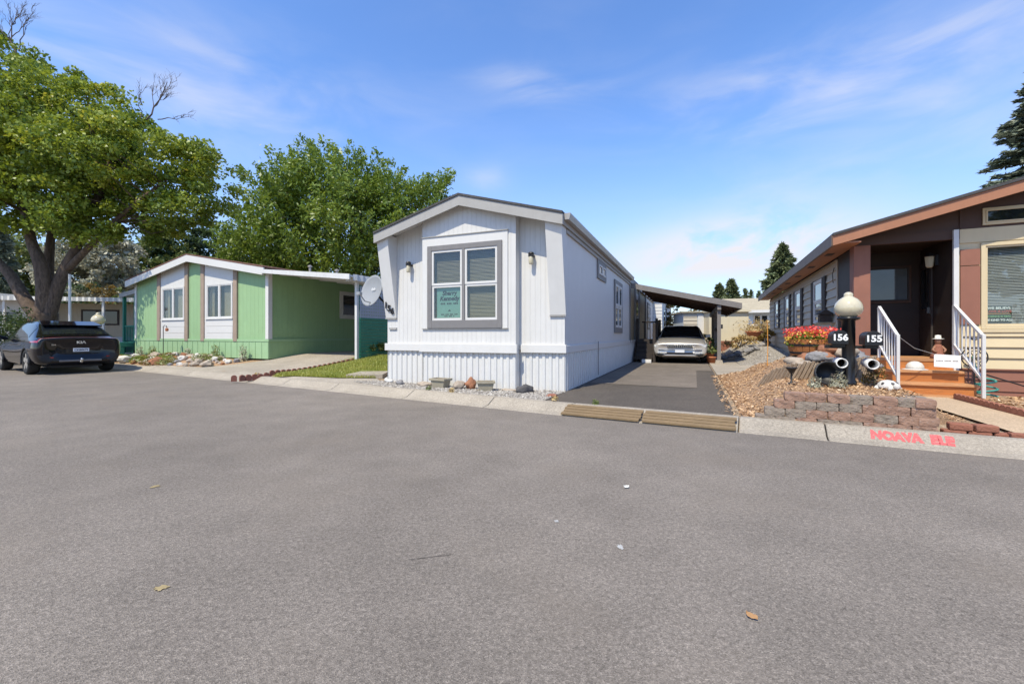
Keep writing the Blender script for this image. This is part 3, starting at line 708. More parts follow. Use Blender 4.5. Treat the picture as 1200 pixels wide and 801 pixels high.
# white drain pipe bent round the front left corner
mb = MB(); q = WF.w(-4.16, .25); path = []
for i in range(9):
    a = i / 8; x, y = WF.w(-4.17 + .42 * sm(a, .25, 1), .45 - .66 * sm(a, 0, .75)); path.append((x, y, Hn(x, y) + .06))
tag(mb.tube([(path[0][0], path[0][1], .5)] + path, .035, 10).build('drain_pipe', 'pvc', None, True), 'white plastic drain pipe bent round the corner of the ribbed skirting', 'pipe')
# satellite dish on its arm at the left wall
sdh = empty('satellite_dish', (*WF.w(-4.05, .3), 0), WF.a, 'grey satellite dish on the left wall of the white home', 'satellite dish')
mb = MB(); prof = [(.0005, 0)] + [(.33 * i / 8, .075 * (i / 8) ** 2) for i in range(1, 9)] + [(.335, .07)] + [(.33 * i / 8, .075 * (i / 8) ** 2 - .012) for i in range(8, 0, -1)] + [(.0005, -.012)]
mb.lathe(prof, 28); dsh = mb.build('reflector', 'dish_grey', sdh, True)
nrm = Vector((-.25, -.95, .22)); dsh.rotation_euler = nrm.to_track_quat('Z', 'Y').to_euler(); dsh.location = (-.50, -.15, 2.12); dsh.scale = (1.15, 1.1, 1.1)
MB().tube([(0, .1, 1.75), (-.25, .05, 1.78), (-.42, .0, 1.95), (-.5, -.1, 2.08)], .025, 8).build('mast', 'dark_iron', sdh); 
MB().tube([(-.5, -.12, 1.84), (-.53, -.42, 1.88), (-.55, -.55, 2.02)], .014, 6).build('feed_arm', 'dish_grey', sdh); boxp('receiver', 'dish_grey', sdh, -.60, -.50, -.62, -.53, 2.0, 2.07, bevel=.01)
for k, x in enumerate((-.56, -.50, -.44)): pass
text('lettering', 'dish', .09, 'text_white', sdh, (-.50, -.175, 2.17), (R(90 - 8), 0, R(-12)), .002)

# carport
cpt = empty('carport', (*WF.w(0, 9.1), .05), WF.a, 'sloping carport roof on grey posts beside the white home', 'carport')
def cz(x): return 3.03 - .232 * x
rf = MB(); rf.hexa([(.33, 0, cz(.33) - .05), (3.75, 0, cz(3.75) - .05), (3.75, 7.4, cz(3.75) - .05), (.33, 7.4, cz(.33) - .05)], [(.33, 0, cz(.33)), (3.75, 0, cz(3.75)), (3.75, 7.4, cz(3.75)), (.33, 7.4, cz(.33))]); rf = rf.build('roof', 'brown_ceiling', cpt)
MB().prism([(.05, cz(.05) + .03), (3.79, cz(3.79) + .03), (3.79, cz(3.79) - .17), (.05, cz(.05) - .17)], 'y', -.045, -.002).build('front_fascia', 'carport_grey', cpt)
MB().box(3.752, 3.79, 0, 7.4, cz(3.79) - .17, cz(3.79) + .03).build('side_fascia', 'carport_grey', cpt)
for y in (1.2, 2.4, 3.6, 4.8, 6.0): MB().prism([(.33, cz(.33) - .052), (3.74, cz(3.74) - .052), (3.74, cz(3.74) - .17), (.33, cz(.33) - .17)], 'y', y, y + .05).build('rafter', 'brown_ceiling', cpt)
boxp('beam', 'carport_grey', cpt, 3.02, 3.14, .02, 7.2, cz(3.1) - .34, cz(3.1) - .175)
for y in (.12, 2.4, 4.8):
    p = boxp('post', 'carport_grey', cpt, 3.02, 3.14, y, y + .12, .0, cz(3.1) - .34)
    MB().hexa([(2.92, y - .12, -.06), (3.24, y - .12, -.06), (3.24, y + .22, -.06), (2.92, y + .22, -.06)], [(2.98, y - .05, .18), (3.18, y - .05, .18), (3.18, y + .16, .18), (2.98, y + .16, .18)]).build('pier', 'concrete', cpt)
    MB().hexa([(3.04, y + .13, 1.5), (3.12, y + .13, 1.5), (3.12, y + .13, 1.6), (3.04, y + .13, 1.6)], [(3.04, y + .75, cz(3.1) - .40), (3.12, y + .75, cz(3.1) - .40), (3.12, y + .75, cz(3.1) - .345), (3.04, y + .75, cz(3.1) - .345)]).build('brace', 'carport_grey', cpt)
boxp('rail', 'dark_wood', cpt, 3.05, 3.11, .25, 2.39, 1.25, 1.35)
boxp('meter_box', 'dark_iron', cpt, 3.141, 3.2, .13, .23, 1.3, 1.45)
# porch and steps in dark timber
por = empty('porch_steps', (*WF.w(.05, 9.35), .05), WF.a, 'dark timber porch with steps and slatted railing under the carport', 'porch')
for k in range(4):
    z = .18 * (k + 1); boxp('tread', 'dark_wood', por, .08, .74, .30 * k, .30 * k + .32, z - .04, z); boxp('riser', 'dark_wood', por, .09, .73, .30 * k + .29, .30 * k + .31, z + .001, z + .139)
boxp('deck', 'dark_wood', por, .0, .84, 1.21, 3.2, .86, .90)
for x in (.04, .80):
    MB().prism([(0, .0), (.15, .0), (1.2, .70), (1.2, .86), (1.05, .86), (0, .14)], 'x', x - .02, x + .02).build('stringer', 'dark_wood', por)
for x, y, h in ((.80, 0, 1.52), (.80, 1.25, 1.75), (.80, 3.1, 1.75), (.04, 1.25, 1.75)): boxp('post', 'dark_wood', por, x - .05 + .021, x + .05 + .021, y - .05, y + .05, .0, h, bevel=.01)
boxp('top_rail', 'dark_wood', por, .78, .86, 1.31, 3.04, 1.62, 1.68); boxp('low_rail', 'dark_wood', por, .79, .85, 1.31, 3.04, 1.0, 1.04)
for i in range(13): boxp('baluster', 'dark_wood', por, .80, .84, 1.4 + i * .125, 1.43 + i * .125, 1.041, 1.619)
boxp('back_rail', 'dark_wood', por, .07, .77, 3.05, 3.11, 1.62, 1.68)
for i in range(5): boxp('baluster', 'dark_wood', por, .14 + i * .13, .17 + i * .13, 3.07, 3.10, .901, 1.619)
MB().tube([(.83, .04, 1.42), (.83, 1.2, 1.66)], .03, 6).build('hand_rail', 'dark_wood', por)
tag(boxp('step_stool', 'pvc', None, 0, .34, 0, .22, 0, .12, bevel=.01), 'low pale step block at the foot of the dark porch steps', 'step block').matrix_world = Matrix.Translation((*WF.w(.45, 9.0), .085)) @ Matrix.Rotation(WF.a, 4, 'Z')

# wooden gutter bridges in front of the drive
def bridge(t0, t1, label):
    o = empty('gutter_bridge', (0, 0, 0), 0, label, 'ramp', 'timber gutter bridges at the driveway')
    for k in range(4):
        s0 = -.015 + k * .064; s1 = s0 + .052; z0 = .016 + .10 * k / 4; z1 = .016 + .10 * (k + .6) / 4; j = random.uniform(-.012, .012)
        a = [(*cp(t0 + j, s0), z0), (*cp(t1 + j, s0), z0), (*cp(t1 + j, s1), z1), (*cp(t0 + j, s1), z1)]
        MB().hexa(a, [(p[0], p[1], p[2] + .028) for p in a]).build('board', 'grey_wood', o, bevel=.004)
bridge(.03, -1.03, 'weathered timber gutter bridge at the foot of the driveway, beside the gravel strip'); bridge(-1.06, -2.12, 'weathered timber gutter bridge at the foot of the driveway, beside the bark bed')

# planters and rocks in the gravel strip
def on(t, s): p = cp(t, s); return (*p, Hn(*p) + .015)
def W3(x, y, dz=.015): p = WF.w(x, y); return (*p, Hn(*p) + dz)
def planter(x, y, w, h, rz_, label):
    p = W3(x, y); o = empty('stone_planter', p, WF.a + rz_, label, 'planter')
    a, b = w * .40, w * .52
    mb = MB(); mb.hexa([(-a, -a * .62, 0), (a, -a * .62, 0), (a, a * .62, 0), (-a, a * .62, 0)], [(-b, -b * .62, h), (b, -b * .62, h), (b, b * .62, h), (-b, b * .62, h)]); mb.build('pot', 'planter_stone', o, bevel=.008)
    r = MB(); e = b + .02
    for q in ((-e, e, -e * .65, -e * .65 + .03), (-e, e, e * .65 - .03, e * .65), (-e, -e + .03, -e * .65 + .031, e * .65 - .031), (e - .03, e, -e * .65 + .031, e * .65 - .031)): r.box(*q, h - .02, h + .022)
    r.build('rim', 'planter_stone', o, bevel=.004); boxp('soil', 'bark', o, -e + .031, e - .031, -e * .65 + .031, e * .65 - .031, h + .001, h + .008)
planter(-2.42, -.42, .34, .17, R(-8), 'square tan stone planter standing beside the flat brown rock'); planter(-1.38, -.52, .30, .17, R(28), 'tan stone planter turned cornerwise in the gravel strip')
rk = [(-2.83, -.35, (.32, .2, .13), 'rock_tan', 'flat brown rock beside the square stone planter'), (-1.98, -.48, (.26, .2, .2), 'rock_tan', 'rounded brown rock leaning on a rusty red rock'), (-1.76, -.40, (.24, .2, .24), 'rock_rust', 'rusty red rock in the gravel before the bay window'),
      (-.95, -.36, (.34, .16, .07), 'rock_tan', 'low flat tan rock beside the dark grey rock'), (-.62, -.45, (.36, .24, .19), 'rock_dark', 'dark grey pointed rock in the gravel strip'), (-3.42, -.38, (.2, .16, .14), 'rock_grey', 'small pale grey rock near the white drain pipe')]
for i, (x, y, s, mt, lb) in enumerate(rk): tag(rock('garden_rock', mt, W3(x, y, .0), s, i + 3, rz=i, sub=3), lb, 'rock')
tag(rock('garden_rock', 'brick_red', W3(-.02, -.75, 0), (.2, .11, .07), 31, rz=.4), 'small reddish stone at the end of the gravel strip', 'rock')
# ================================================================ green double-wide, its carport, the neighbours on the left
GZ = .47
gh = empty('green_house', (*GF.o, GZ), GF.a, 'green mobile home with white gable trim and two tall white window panels', 'mobile home')
GR, GRZ, GK = -4.05, 3.56, .175
def gz_(x): return gable(x, GR, GRZ, GK)
def gwall(x0, x1, z0, y0, y1, mat, name='wall', dz=-.12):
    xs = [x0] + ([GR] if x0 < GR < x1 else []) + [x1]
    return MB().prism([(x0, z0), (x1, z0)] + [(x, gz_(x) + dz) for x in reversed(xs)], 'y', y0, y1).build(name, mat, gh)
gwall(-8.0, -6.41, .50, 0, .1, 'green_siding'); gwall(-4.39, -3.61, .50, 0, .1, 'green_siding'); gwall(-1.56, 0, .50, 0, .1, 'green_siding')
for a, b in ((-6.41, -4.39), (-3.61, -1.56)):
    w0, w1 = a + .30, b - .26
    gwall(a + .2, b - .2, 2.46, -.02, .06, 'white_paint', 'upper_panel')
    pan = MB(); pan.box(a + .2, w0, -.02, .06, .50, 2.46); pan.box(w1, b - .2, -.02, .06, .50, 2.46); pan.build('panel', 'white_paint', gh)
    for k in range(3): boxp('lap_board', 'white_paint', gh, w0 + .001, w1 - .001, -.035 + .006 * k, .05, .50 + k * .235, .50 + k * .235 + .228)
    boxp('sill', 'white_paint', gh, w0 - .03, w1 + .03, -.06, -.021, 1.206, 1.25)
    for x in (a, b - .2): gwall(x, x + .2, .44, -.055, .03, 'tan_trim', 'trim_board', -.13)
    window(gh, Tf(-.02), w0 + .06, w1 - .06, 1.27, 2.40, .055, 'white_paint', 'white_paint', 2, 1, 'glass', .02, sash=.03)
    for c0_, c1_ in ((w0 + .02, w0 + .26), ((w0 + w1) / 2 + .08, w1 - .02)):
        cu = MB(); n_ = 14; pr_ = [(c0_ + (c1_ - c0_) * i_ / n_, .11 + .018 * (i_ % 2)) for i_ in range(n_ + 1)]
        cu.add([(x_, y_, 1.26) for x_, y_ in pr_] + [(x_, y_, 2.45) for x_, y_ in pr_], [(i_, i_ + 1, n_ + 2 + i_, n_ + 1 + i_) for i_ in range(n_)]); cu.build('curtain', 'blind_tan', gh, True, fixn=False)
boxp('wall', 'green_siding_y', gh, -.1, -.001, .1, 12, .50, 2.72); boxp('wall', 'green_siding_y', gh, -8.0, -7.9, .1, 12, .50, 2.72); boxp('wall', 'green_siding', gh, -7.9, -.1, 11.9, 12, .5, 2.8)
boxp('skirt', 'green_skirt', gh, -8.03, .03, -.03, .0, -.12, .50); boxp('skirt', 'green_siding_y', gh, -.02, .03, .001, 12, -.12, .498); boxp('skirt_band', 'green_skirt', gh, -8.05, .05, -.045, -.031, .44, .52); boxp('skirt_band', 'green_skirt', gh, .031, .05, -.03, 12, .44, .52)
for i in range(26): boxp('skirt_batten', 'green_skirt', gh, -7.95 + i * .318, -7.93 + i * .318, -.042, -.031, -.1, .43)
boxp('corner_trim', 'white_paint', gh, -.10, .045, -.052, -.002, .521, 2.72); boxp('corner_trim', 'white_paint', gh, .0, .045, -.001, .09, .521, 2.72); boxp('corner_trim', 'white_paint', gh, -8.04, -7.93, -.04, -.002, .521, 2.72)
for s in (0, 1):
    xa, xb = ((-8.22, GR), (GR, .12))[s]
    def q(x, y, d): return (x, y, gz_(x) + d)
    MB().hexa([q(xa, -.29, -.03), q(xb, -.29, -.03), q(xb, 12.3, -.03), q(xa, 12.3, -.03)], [q(xa, -.29, .015), q(xb, -.29, .015), q(xb, 12.3, .015), q(xa, 12.3, .015)]).build('roof', 'shingle_brown', gh)
    MB().hexa([q(xa + .03, -.24, -.11), q(xb, -.24, -.11), q(xb, 12.2, -.11), q(xa + .03, 12.2, -.11)], [q(xa + .03, -.24, -.08), q(xb, -.24, -.08), q(xb, 12.2, -.08), q(xa + .03, 12.2, -.08)]).build('soffit', 'tan_siding', gh)
    MB().prism([(xa, gz_(xa) - .032), (xb, gz_(xb) - .032), (xb, gz_(xb) - .27), (xa, gz_(xa) - .27)], 'y', -.282 - .002 * s, -.242).build('fascia', 'white_paint', gh)
for x in (-1.3, -2.9): MB().lathe([(.05, 0), (.05, .25), (.09, .26), (.09, .32), (.02, .35)], 10, (x, 4, gz_(x))).build('roof_vent', 'gutter', gh)
MB().box(-8.22, -8.19, -.24, 12.2, gz_(-8.22) - .25, gz_(-8.22) - .032).build('fascia', 'white_paint', gh)
window(gh, Tpx(.001), 3.05, 3.75, 1.42, 2.22, .13, 'white_paint', 'white_paint', 1, 1, 'dark_glass', .03, sash=.02)
# awning over the drive, with post and slatted side screen
aw = empty('awning', (*GF.o, GZ), GF.a, 'white flat metal awning over the driveway beside the green home', 'awning')
def az_(x): return 2.72 - .10 * x
MB().hexa([(.06, -.42, az_(.06) - .05), (3.95, -.42, az_(3.95) - .05), (3.95, 9, az_(3.95) - .05), (.06, 9, az_(.06) - .05)], [(.06, -.42, az_(.06)), (3.95, -.42, az_(3.95)), (3.95, 9, az_(3.95)), (.06, 9, az_(.06))]).build('roof', 'white_metal', aw)
MB().prism([(.05, az_(.05) + .02), (3.97, az_(3.97) + .02), (3.97, az_(3.97) - .13), (.05, az_(.05) - .10)], 'y', -.46, -.421).build('front_fascia', 'white_metal', aw)
for i in range(11): boxp('pan_rib', 'white_metal', aw, .1, 3.9, .3 + i * .8, .33 + i * .8, az_(3.9) - .10, az_(3.9) - .05) if 0 else MB().hexa([(.1, .3 + i * .8, az_(.1) - .09), (3.9, .3 + i * .8, az_(3.9) - .09), (3.9, .33 + i * .8, az_(3.9) - .09), (.1, .33 + i * .8, az_(.1) - .09)], [(.1, .3 + i * .8, az_(.1) - .051), (3.9, .3 + i * .8, az_(3.9) - .051), (3.9, .33 + i * .8, az_(3.9) - .051), (.1, .33 + i * .8, az_(.1) - .051)]).build('pan_rib', 'white_metal', aw)
sc = [(3.951 + .045 * (i % 2), -.3 + i * .11) for i in range(84)]
m = MB(); m.add([(x + .0, y, az_(3.97) - .14) for x, y in sc] + [(x, y, az_(3.97) + .03) for x, y in sc], [(i, i + 1, 84 + i + 1, 84 + i) for i in range(83)]); m.build('corrugated_edge', 'white_metal', aw, fixn=False)
boxp('beam', 'white_metal', aw, 3.72, 3.80, -.35, 9, az_(3.8) - .17, az_(3.8) - .092)
for y in (0.0, 3.0, 6.0): boxp('post', 'white_metal', aw, 3.71, 3.79, y, y + .08, -.12, az_(3.8) - .171)
MB().tube([(3.0, 3.0, 2.4), (3.0, 3.0, 3.0)], .04, 8).build('vent_pipe', 'white_metal', aw)
fs = empty('slat_screen', (*GF.o, GZ), GF.a, 'teal slatted fence with grey lattice above it, at the side of the awning', 'fence')
for i in range(13): boxp('slat', 'teal_paint', fs, 3.805, 3.825, .09, 6.0, -.10 + i * .092, -.10 + i * .092 + .080)
for y in (.1, 2.0, 4.0, 5.9): boxp('post', 'teal_paint', fs, 3.74, 3.804, y, y + .06, -.12, 2.1)
boxp('rail', 'teal_paint', fs, 3.80, 3.835, .09, 6.0, 1.10, 1.15); boxp('rail', 'lattice', fs, 3.80, 3.835, .09, 6.0, 2.02, 2.06)
lat = MB(); 
for i in range(60): lat.box(3.806, 3.812, .1 + i * .098, .16 + i * .098, 1.151, 2.019)
for i in range(9): lat.box(3.8121, 3.818, .09, 6.0, 1.16 + i * .096, 1.22 + i * .096)
tag(lat.build('lattice', 'lattice', fs), kind='stuff')
# left porch of the green home: awning roof, teal posts, carpeted steps
lp = empty('side_porch', (*GF.w(-8.05, .3), GZ), GF.a, 'small white porch awning on teal posts at the left side of the green home', 'porch')
MB().hexa([(-1.9, 0, 2.28), (-.02, 0, 2.50), (-.02, 6, 2.50), (-1.9, 6, 2.28)], [(-1.9, 0, 2.36), (-.02, 0, 2.58), (-.02, 6, 2.58), (-1.9, 6, 2.36)]).build('roof', 'white_metal', lp)
MB().prism([(-1.92, 2.42), (-.03, 2.64), (-.03, 2.46), (-1.92, 2.24)], 'y', -.04, -.001).build('fascia', 'grey_fascia', lp)
for x in (-1.85, -.95): 
    for y in (.05, 3): boxp('post', 'teal_paint', lp, x, x + .1, y, y + .1, -.1, 2.28)
boxp('deck', 'teal_paint', lp, -1.9, -.02, .2, 5, -.1, .42)
boxp('rail', 'teal_paint', lp, -1.75, -.95, .07, .12, 1.0, 1.06)
for i in range(6): boxp('baluster', 'teal_paint', lp, -1.68 + i * .12, -1.65 + i * .12, .08, .11, .42, .999)
st = empty('carpeted_step', (*GF.w(-8.4, -.75), GZ), GF.a, 'teal carpeted porch step beside the rock bed', 'step')
boxp('lower_step', 'teal_paint', st, -1.5, .1, 0, .5, -.2, .18, bevel=.02); boxp('upper_step', 'teal_paint', st, -1.5, .1, .3, .9, .181, .36, bevel=.02)
# scalloped edging along the drive
ed = empty('lawn_edging', (0, 0, 0), 0, 'red scalloped brick edging between concrete driveway and lawn', 'edging')
pts = [Vector(GF.w(*p)) for p in ((2.95, -2.98), (3.05, -2.85), (3.35, -1.7), (3.62, -.5), (3.80, .0))]; seg = []
for a, b in zip(pts[:-1], pts[1:]):
    n = max(1, int((b - a).length / .13))
    for i in range(n): seg.append((a.lerp(b, i / n), (b - a).angle_signed(Vector((1, 0)))))
eb = MB(); eb.prism([(-.058, -.05), (.058, -.05), (.058, .05), (.04, .085), (0, .098), (-.04, .085), (-.058, .05)], 'y', -.028, .028); em = eb.mesh('brick', 'edging_red')
for p, a in seg:
    o = link('brick', em, ed); o.location = (p.x, p.y, Hn(p.x, p.y) + .03); o.rotation_euler = (random.uniform(-.05, .05), 0, a + random.uniform(-.06, .06))
# concrete step pad by the lawn
pd = [(-3.85, 10.0), (-3.0, 9.98), (-3.0, 10.55), (-3.7, 10.5)]
tag(sheet('stepping_slab', pd, .10, 'concrete', kind=None, thick=.09), 'thick concrete slab at the edge of the lawn beside the white home', 'slab')
# ---- rock bed in front of the green home
rb = poly(GF, (-9.6, -1.2), (-8.1, -.75), (-8.0, -.06), (-.1, -.06), (-1.15, -1.5)) + [cp(15.25, .48), cp(17, .48), cp(19, .48), cp(21.5, .48)]
def Hb(x, y):
    a, b = GF.loc(x, y); return Hn(x, y) + .20 * sm(ts(x, y)[1], .5, 1.7) * sm(-a, 1.0, 2.6) * (1 - .6 * sm(b, -.9, -.1))
sheet('rock_bed', rb, .02, 'mulch_ground', .35, hf=Hb, thick=.3)
rs_ = random.Random(11); spots = []
def far(x, y, r): return all((x - q[0]) ** 2 + (y - q[1]) ** 2 > (r + q[2]) ** 2 * .55 for q in spots)
tries = 0
while len(spots) < 90 and tries < 6000:
    tries += 1; x, y = rs_.uniform(-8.4, -.9), rs_.uniform(-3.15, -.35); w = GF.w(x, y); s = rs_.choice((.10, .13, .16, .2, .28))
    if not inside(w, rb): continue
    if y > -1.3 and rs_.random() < .6: continue
    if far(x, y, s): spots.append((x, y, s))
gl = 'assorted pale garden rock in the bed before the green home'
for i, (x, y, s) in enumerate(spots):
    w = GF.w(x, y); mt = rs_.choice(('rock_tan', 'rock_white', 'rock_tan', 'rock_grey', 'rock_white', 'rock_rust'))
    o = rock('bed_rock', mt, (*w, Hb(*w) + .0), (s * rs_.uniform(1.2, 1.8), s * 1.2, s * rs_.uniform(.8, 1.2)), i + 40, sub=2, rz=rs_.uniform(0, 6)); tag(o, ('small ' if s < .14 else 'medium ' if s < .25 else 'large ') + {'rock_tan': 'tan', 'rock_white': 'whitish', 'rock_grey': 'grey', 'rock_rust': 'rusty red'}[mt] + ' rock in the bed before the green home', 'rock', 'rocks in the green home bed')
tag(rock('boulder', 'rock_white', (*GF.w(-7.3, -1.6), Hb(*GF.w(-7.3, -1.6)) - .05), (.75, .5, .42), 81, sub=3), 'largest pale boulder in the bed, near the teal carpeted step', 'boulder')
pl_n = 0
def bed_plant(fr, x, y, w, h, mat, n, seed, label, hf=Hn, leaf=.09, cat='plant', aspect=.35, up=.3, group=None):
    p = fr.w(x, y); z = hf(*p); o = empty('garden_plant', (*p, z), 0, label, cat, group)
    rs = np.random.RandomState(seed); st_ = MB()
    d = rs.normal(size=(n, 3)); d /= np.linalg.norm(d, axis=1)[:, None]; r = rs.uniform(0.15, 1, n) ** .5
    P = d * r[:, None] * np.array([w / 2, w / 2, h * .5]); P[:, 2] = np.abs(P[:, 2]) * 1.7 + .02
    link('foliage', leaves_mesh('foliage', mat, P, leaf, seed, aspect, up), o)
    for k in range(6):
        a = rs.uniform(0, 6.28); st_.tube([(0, 0, -.03), (math.cos(a) * w * .15, math.sin(a) * w * .15, h * .4), (math.cos(a) * w * .3, math.sin(a) * w * .3, h * .75)], [.008, .006, .003], 4)
    st_.build('stem', 'dead_twig', o); return o
kinds = [('succulent', 'low yellow-green groundcover clump among the pale rocks'), ('leaf_green', 'fresh green groundcover clump among the pale rocks'), ('leaf_autumn', 'reddish brown low groundcover clump among the pale rocks')]
for i in range(40):
    x, y = rs_.uniform(-7.4, -1.2), rs_.uniform(-2.6, -.5)
    if not inside(GF.w(x, y), rb): continue
    k, lb = kinds[(0, 1, 0, 2, 1, 2)[i % 6]]
    bed_plant(GF, x, y, rs_.uniform(.5, .95), rs_.uniform(.16, .32), k, 420, i + 200, lb, Hb, .07, group='groundcover in the rock bed: ' + k)
for i, (x, y, h, lb) in enumerate(((-7.2, -.25, .55, 'spiky dry plant against the left end of the green skirting'), (-6.3, -.25, .6, 'tall thin dry plant under the left white window panel'), (-4.0, -.25, .45, 'dry plant between the two white window panels'), (-2.4, -.25, .6, 'tall thin dry plant under the right white window panel'), (-.9, -.25, .7, 'yellow flowering stalk plant near the white corner trim'))):
    bed_plant(GF, x, y, .35, h, 'succulent' if i % 2 else 'leaf_olive', 160, i + 260, lb, Hb, .10, aspect=.25)
# lamp post with cream globe by the rock bed and shepherd's hook
def globe_lamp(p, h, r, label, pole_r=.045):
    o = empty('globe_lamp', p, 0, label, 'lamp post')
    MB().lathe([(pole_r * 1.2, -.05), (pole_r * 1.2, .06), (pole_r, .08), (pole_r, h - .05), (pole_r * 1.7, h - .03), (pole_r * 1.7, h)], 16).build('post', 'black_metal', o, True)
    pr = [(.45, .0), (.55, .02), (.84, .22), (.99, .5), (1, .75), (.90, 1.05), (.68, 1.32), (.44, 1.48), (.30, 1.56), (.34, 1.66), (.30, 1.78), (.16, 1.88), (.01, 1.9)]
    MB().lathe([(a * r, h + .001 + b * r * 1.12) for a, b in pr], 28).build('globe', 'opal', o, True); return o
g = (-16.0, 16.66); globe_lamp((*g, Hn(*g)), 1.42, .215, 'cream globe lamp on a slim post behind the black car', .04)
hk = GF.w(-4.95, -.55); o = MB(); o.tube([(0, 0, 0), (0, 0, 1.15), (.05, 0, 1.2), (.12, 0, 1.17), (.13, 0, 1.1)], .012, 6); o = tag(o.build('shepherd_hook', 'dark_iron'), 'thin iron garden hook standing before the left white window panel', 'garden hook'); o.location = (*hk, Hb(*hk))
tag(MB().lathe([(.02, 0), (.05, .02), (.05, .1), (.01, .12)], 10).build('bird_feeder', 'terracotta'), 'small feeder hanging from the thin iron garden hook', 'bird feeder').location = (hk[0] + .13, hk[1], Hb(*hk) + .98)
# ---- homes further left
bh = empty('beige_home', (-24.0, 25.5, .46), R(12), 'beige mobile home with scalloped white awning behind the big tree', 'mobile home')
boxp('wall', 'beige_siding', bh, -9, 3.5, .0, 4, .0, 2.5); boxp('skirt', 'lattice', bh, -9.02, 3.52, -.03, -.001, -.1, .55)
MB().hexa([(-9.2, -1.9, 2.62), (3.7, -1.9, 2.62), (3.7, 4.2, 3.0), (-9.2, 4.2, 3.0)], [(-9.2, -1.9, 2.70), (3.7, -1.9, 2.70), (3.7, 4.2, 3.08), (-9.2, 4.2, 3.08)]).build('roof', 'white_metal', bh)
sc = [(-9.2 + i * .14, -1.94 - .06 * (i % 2)) for i in range(93)]
m = MB(); m.add([(x, y, 2.52) for x, y in sc] + [(x, y, 2.74) for x, y in sc], [(i, i + 1, 93 + i + 1, 93 + i) for i in range(92)]); m.build('scalloped_edge', 'white_metal', bh, fixn=False)
for x in (-7.0, -3.6, -1.6, .9, 3.2): boxp('post', 'pvc', bh, x, x + .1, -1.85, -1.75, -.1, 2.62)
window(bh, Tf(0), -1.2, .6, 1.3, 2.1, .06, 'dark_wood', 'dark_wood', 1, 1, 'dark_glass', .02)
boxp('shutter', 'dark_wood', bh, -3.0, -2.6, -.05, -.001, .6, 2.2)
tag(MB().tube([(0, 0, -.05), (0, 0, 3.1)], .045, 10).build('pole', 'pvc'), 'plain white pole standing beside the big tree trunk', 'pole').location = (-17.7, 17.25, .45)
lw = empty('white_home', (-28.9, 22.0, .46), R(42), 'small white mobile home behind the trunk of the big tree', 'mobile home')
boxp('wall', 'white_paint', lw, -8, 3.2, 0, 6, 0, 2.55)
MB().prism([(-8.4, 2.56), (3.5, 2.56), (3.5, 2.75), (-2.3, 3.2), (-8.4, 2.75)], 'y', -.6, 6.4).build('roof', 'white_metal', lw)
window(lw, Tf(0), .6, 2.4, 1.1, 1.95, .07, 'white_paint', 'white_paint', 2, 1, 'grey_glass', .03); window(lw, Tf(0), -3, -1.2, 1.1, 1.95, .07, 'white_paint', 'white_paint', 2, 1, 'grey_glass', .03)
# ================================================================ brown home on the right and its front garden
BZ = .05
bn = empty('brown_home', (*BF.o, BZ), BF.a, 'brown mobile home with orange fascia, cream siding and a recessed front porch', 'mobile home')
BRX, BRZ, BK = 4.0, 4.17, .262
def bz(x): return gable(x, BRX, BRZ, BK)
def bq(x, y, d): return (x, y, bz(x) + d)
FL = .64
# side wall: sage lap boards one by one, reddish skirting boards below
nb = 12
boxp('sheathing', 'sage_siding', bn, .02, .12, 1.36, 14, .36, 2.76)
for k in range(nb):
    z = .38 + k * .195; MB().prism([(.018, z), (-.026, z), (.004, z + .192), (.018, z + .192)], 'y', 1.40, 14).build('lap_board', 'sage_siding', bn)
MB().prism([(.018, z + .195), (-.012, z + .195), (.0, z + .25), (.018, z + .25)], 'y', 1.40, 14).build('frieze', 'tan_siding', bn)
for k in range(3): MB().prism([(.02, -.08 + k * .15), (-.02, -.08 + k * .15), (-.005, .065 + k * .15), (.02, .065 + k * .15)], 'y', .0, 14).build('skirting_board', 'red_brown', bn)
boxp('corner_trim', 'sage_siding', bn, -.02, .10, 1.32, 1.399, .36, 2.74)
for a, b in ((2.33, 4.0), (5.28, 6.9), (7.6, 9.05), (10.4, 12.0)):
    w = (b - a) * .21
    window(bn, Tnx(-.004), a + w + .02, b - w - .02, 1.42, 2.46, .04, 'white_paint', 'white_paint', 1, 2, 'grey_glass', .045, sash=.05)
    for y0 in (a, b - w): boxp('shutter', 'dark_wood', bn, -.05, -.0125, y0, y0 + w, 1.36, 2.52, bevel=.006)
# recessed porch
boxp('porch_floor', 'orange_tread', bn, .0, 1.42, -.055, 1.35, FL - .05, FL); boxp('porch_fascia', 'red_brown', bn, -.01, 1.40, -.0, .03, -.1, FL - .051)
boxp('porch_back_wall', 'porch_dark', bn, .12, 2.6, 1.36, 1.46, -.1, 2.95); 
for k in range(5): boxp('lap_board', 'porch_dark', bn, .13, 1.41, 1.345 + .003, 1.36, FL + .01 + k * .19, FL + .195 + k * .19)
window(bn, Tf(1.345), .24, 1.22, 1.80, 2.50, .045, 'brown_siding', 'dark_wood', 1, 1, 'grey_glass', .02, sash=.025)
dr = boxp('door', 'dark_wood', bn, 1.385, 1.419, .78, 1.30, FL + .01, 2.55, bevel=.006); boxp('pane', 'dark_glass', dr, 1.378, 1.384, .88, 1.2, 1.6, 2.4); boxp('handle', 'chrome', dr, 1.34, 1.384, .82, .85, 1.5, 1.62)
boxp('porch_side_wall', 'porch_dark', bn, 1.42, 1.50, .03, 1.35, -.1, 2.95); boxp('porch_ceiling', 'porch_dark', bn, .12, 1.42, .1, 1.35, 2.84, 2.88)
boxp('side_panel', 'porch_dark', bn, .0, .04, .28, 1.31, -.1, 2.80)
boxp('corner_post', 'red_brown', bn, -.04, .22, -.04, .24, -.1, 2.80, bevel=.008)
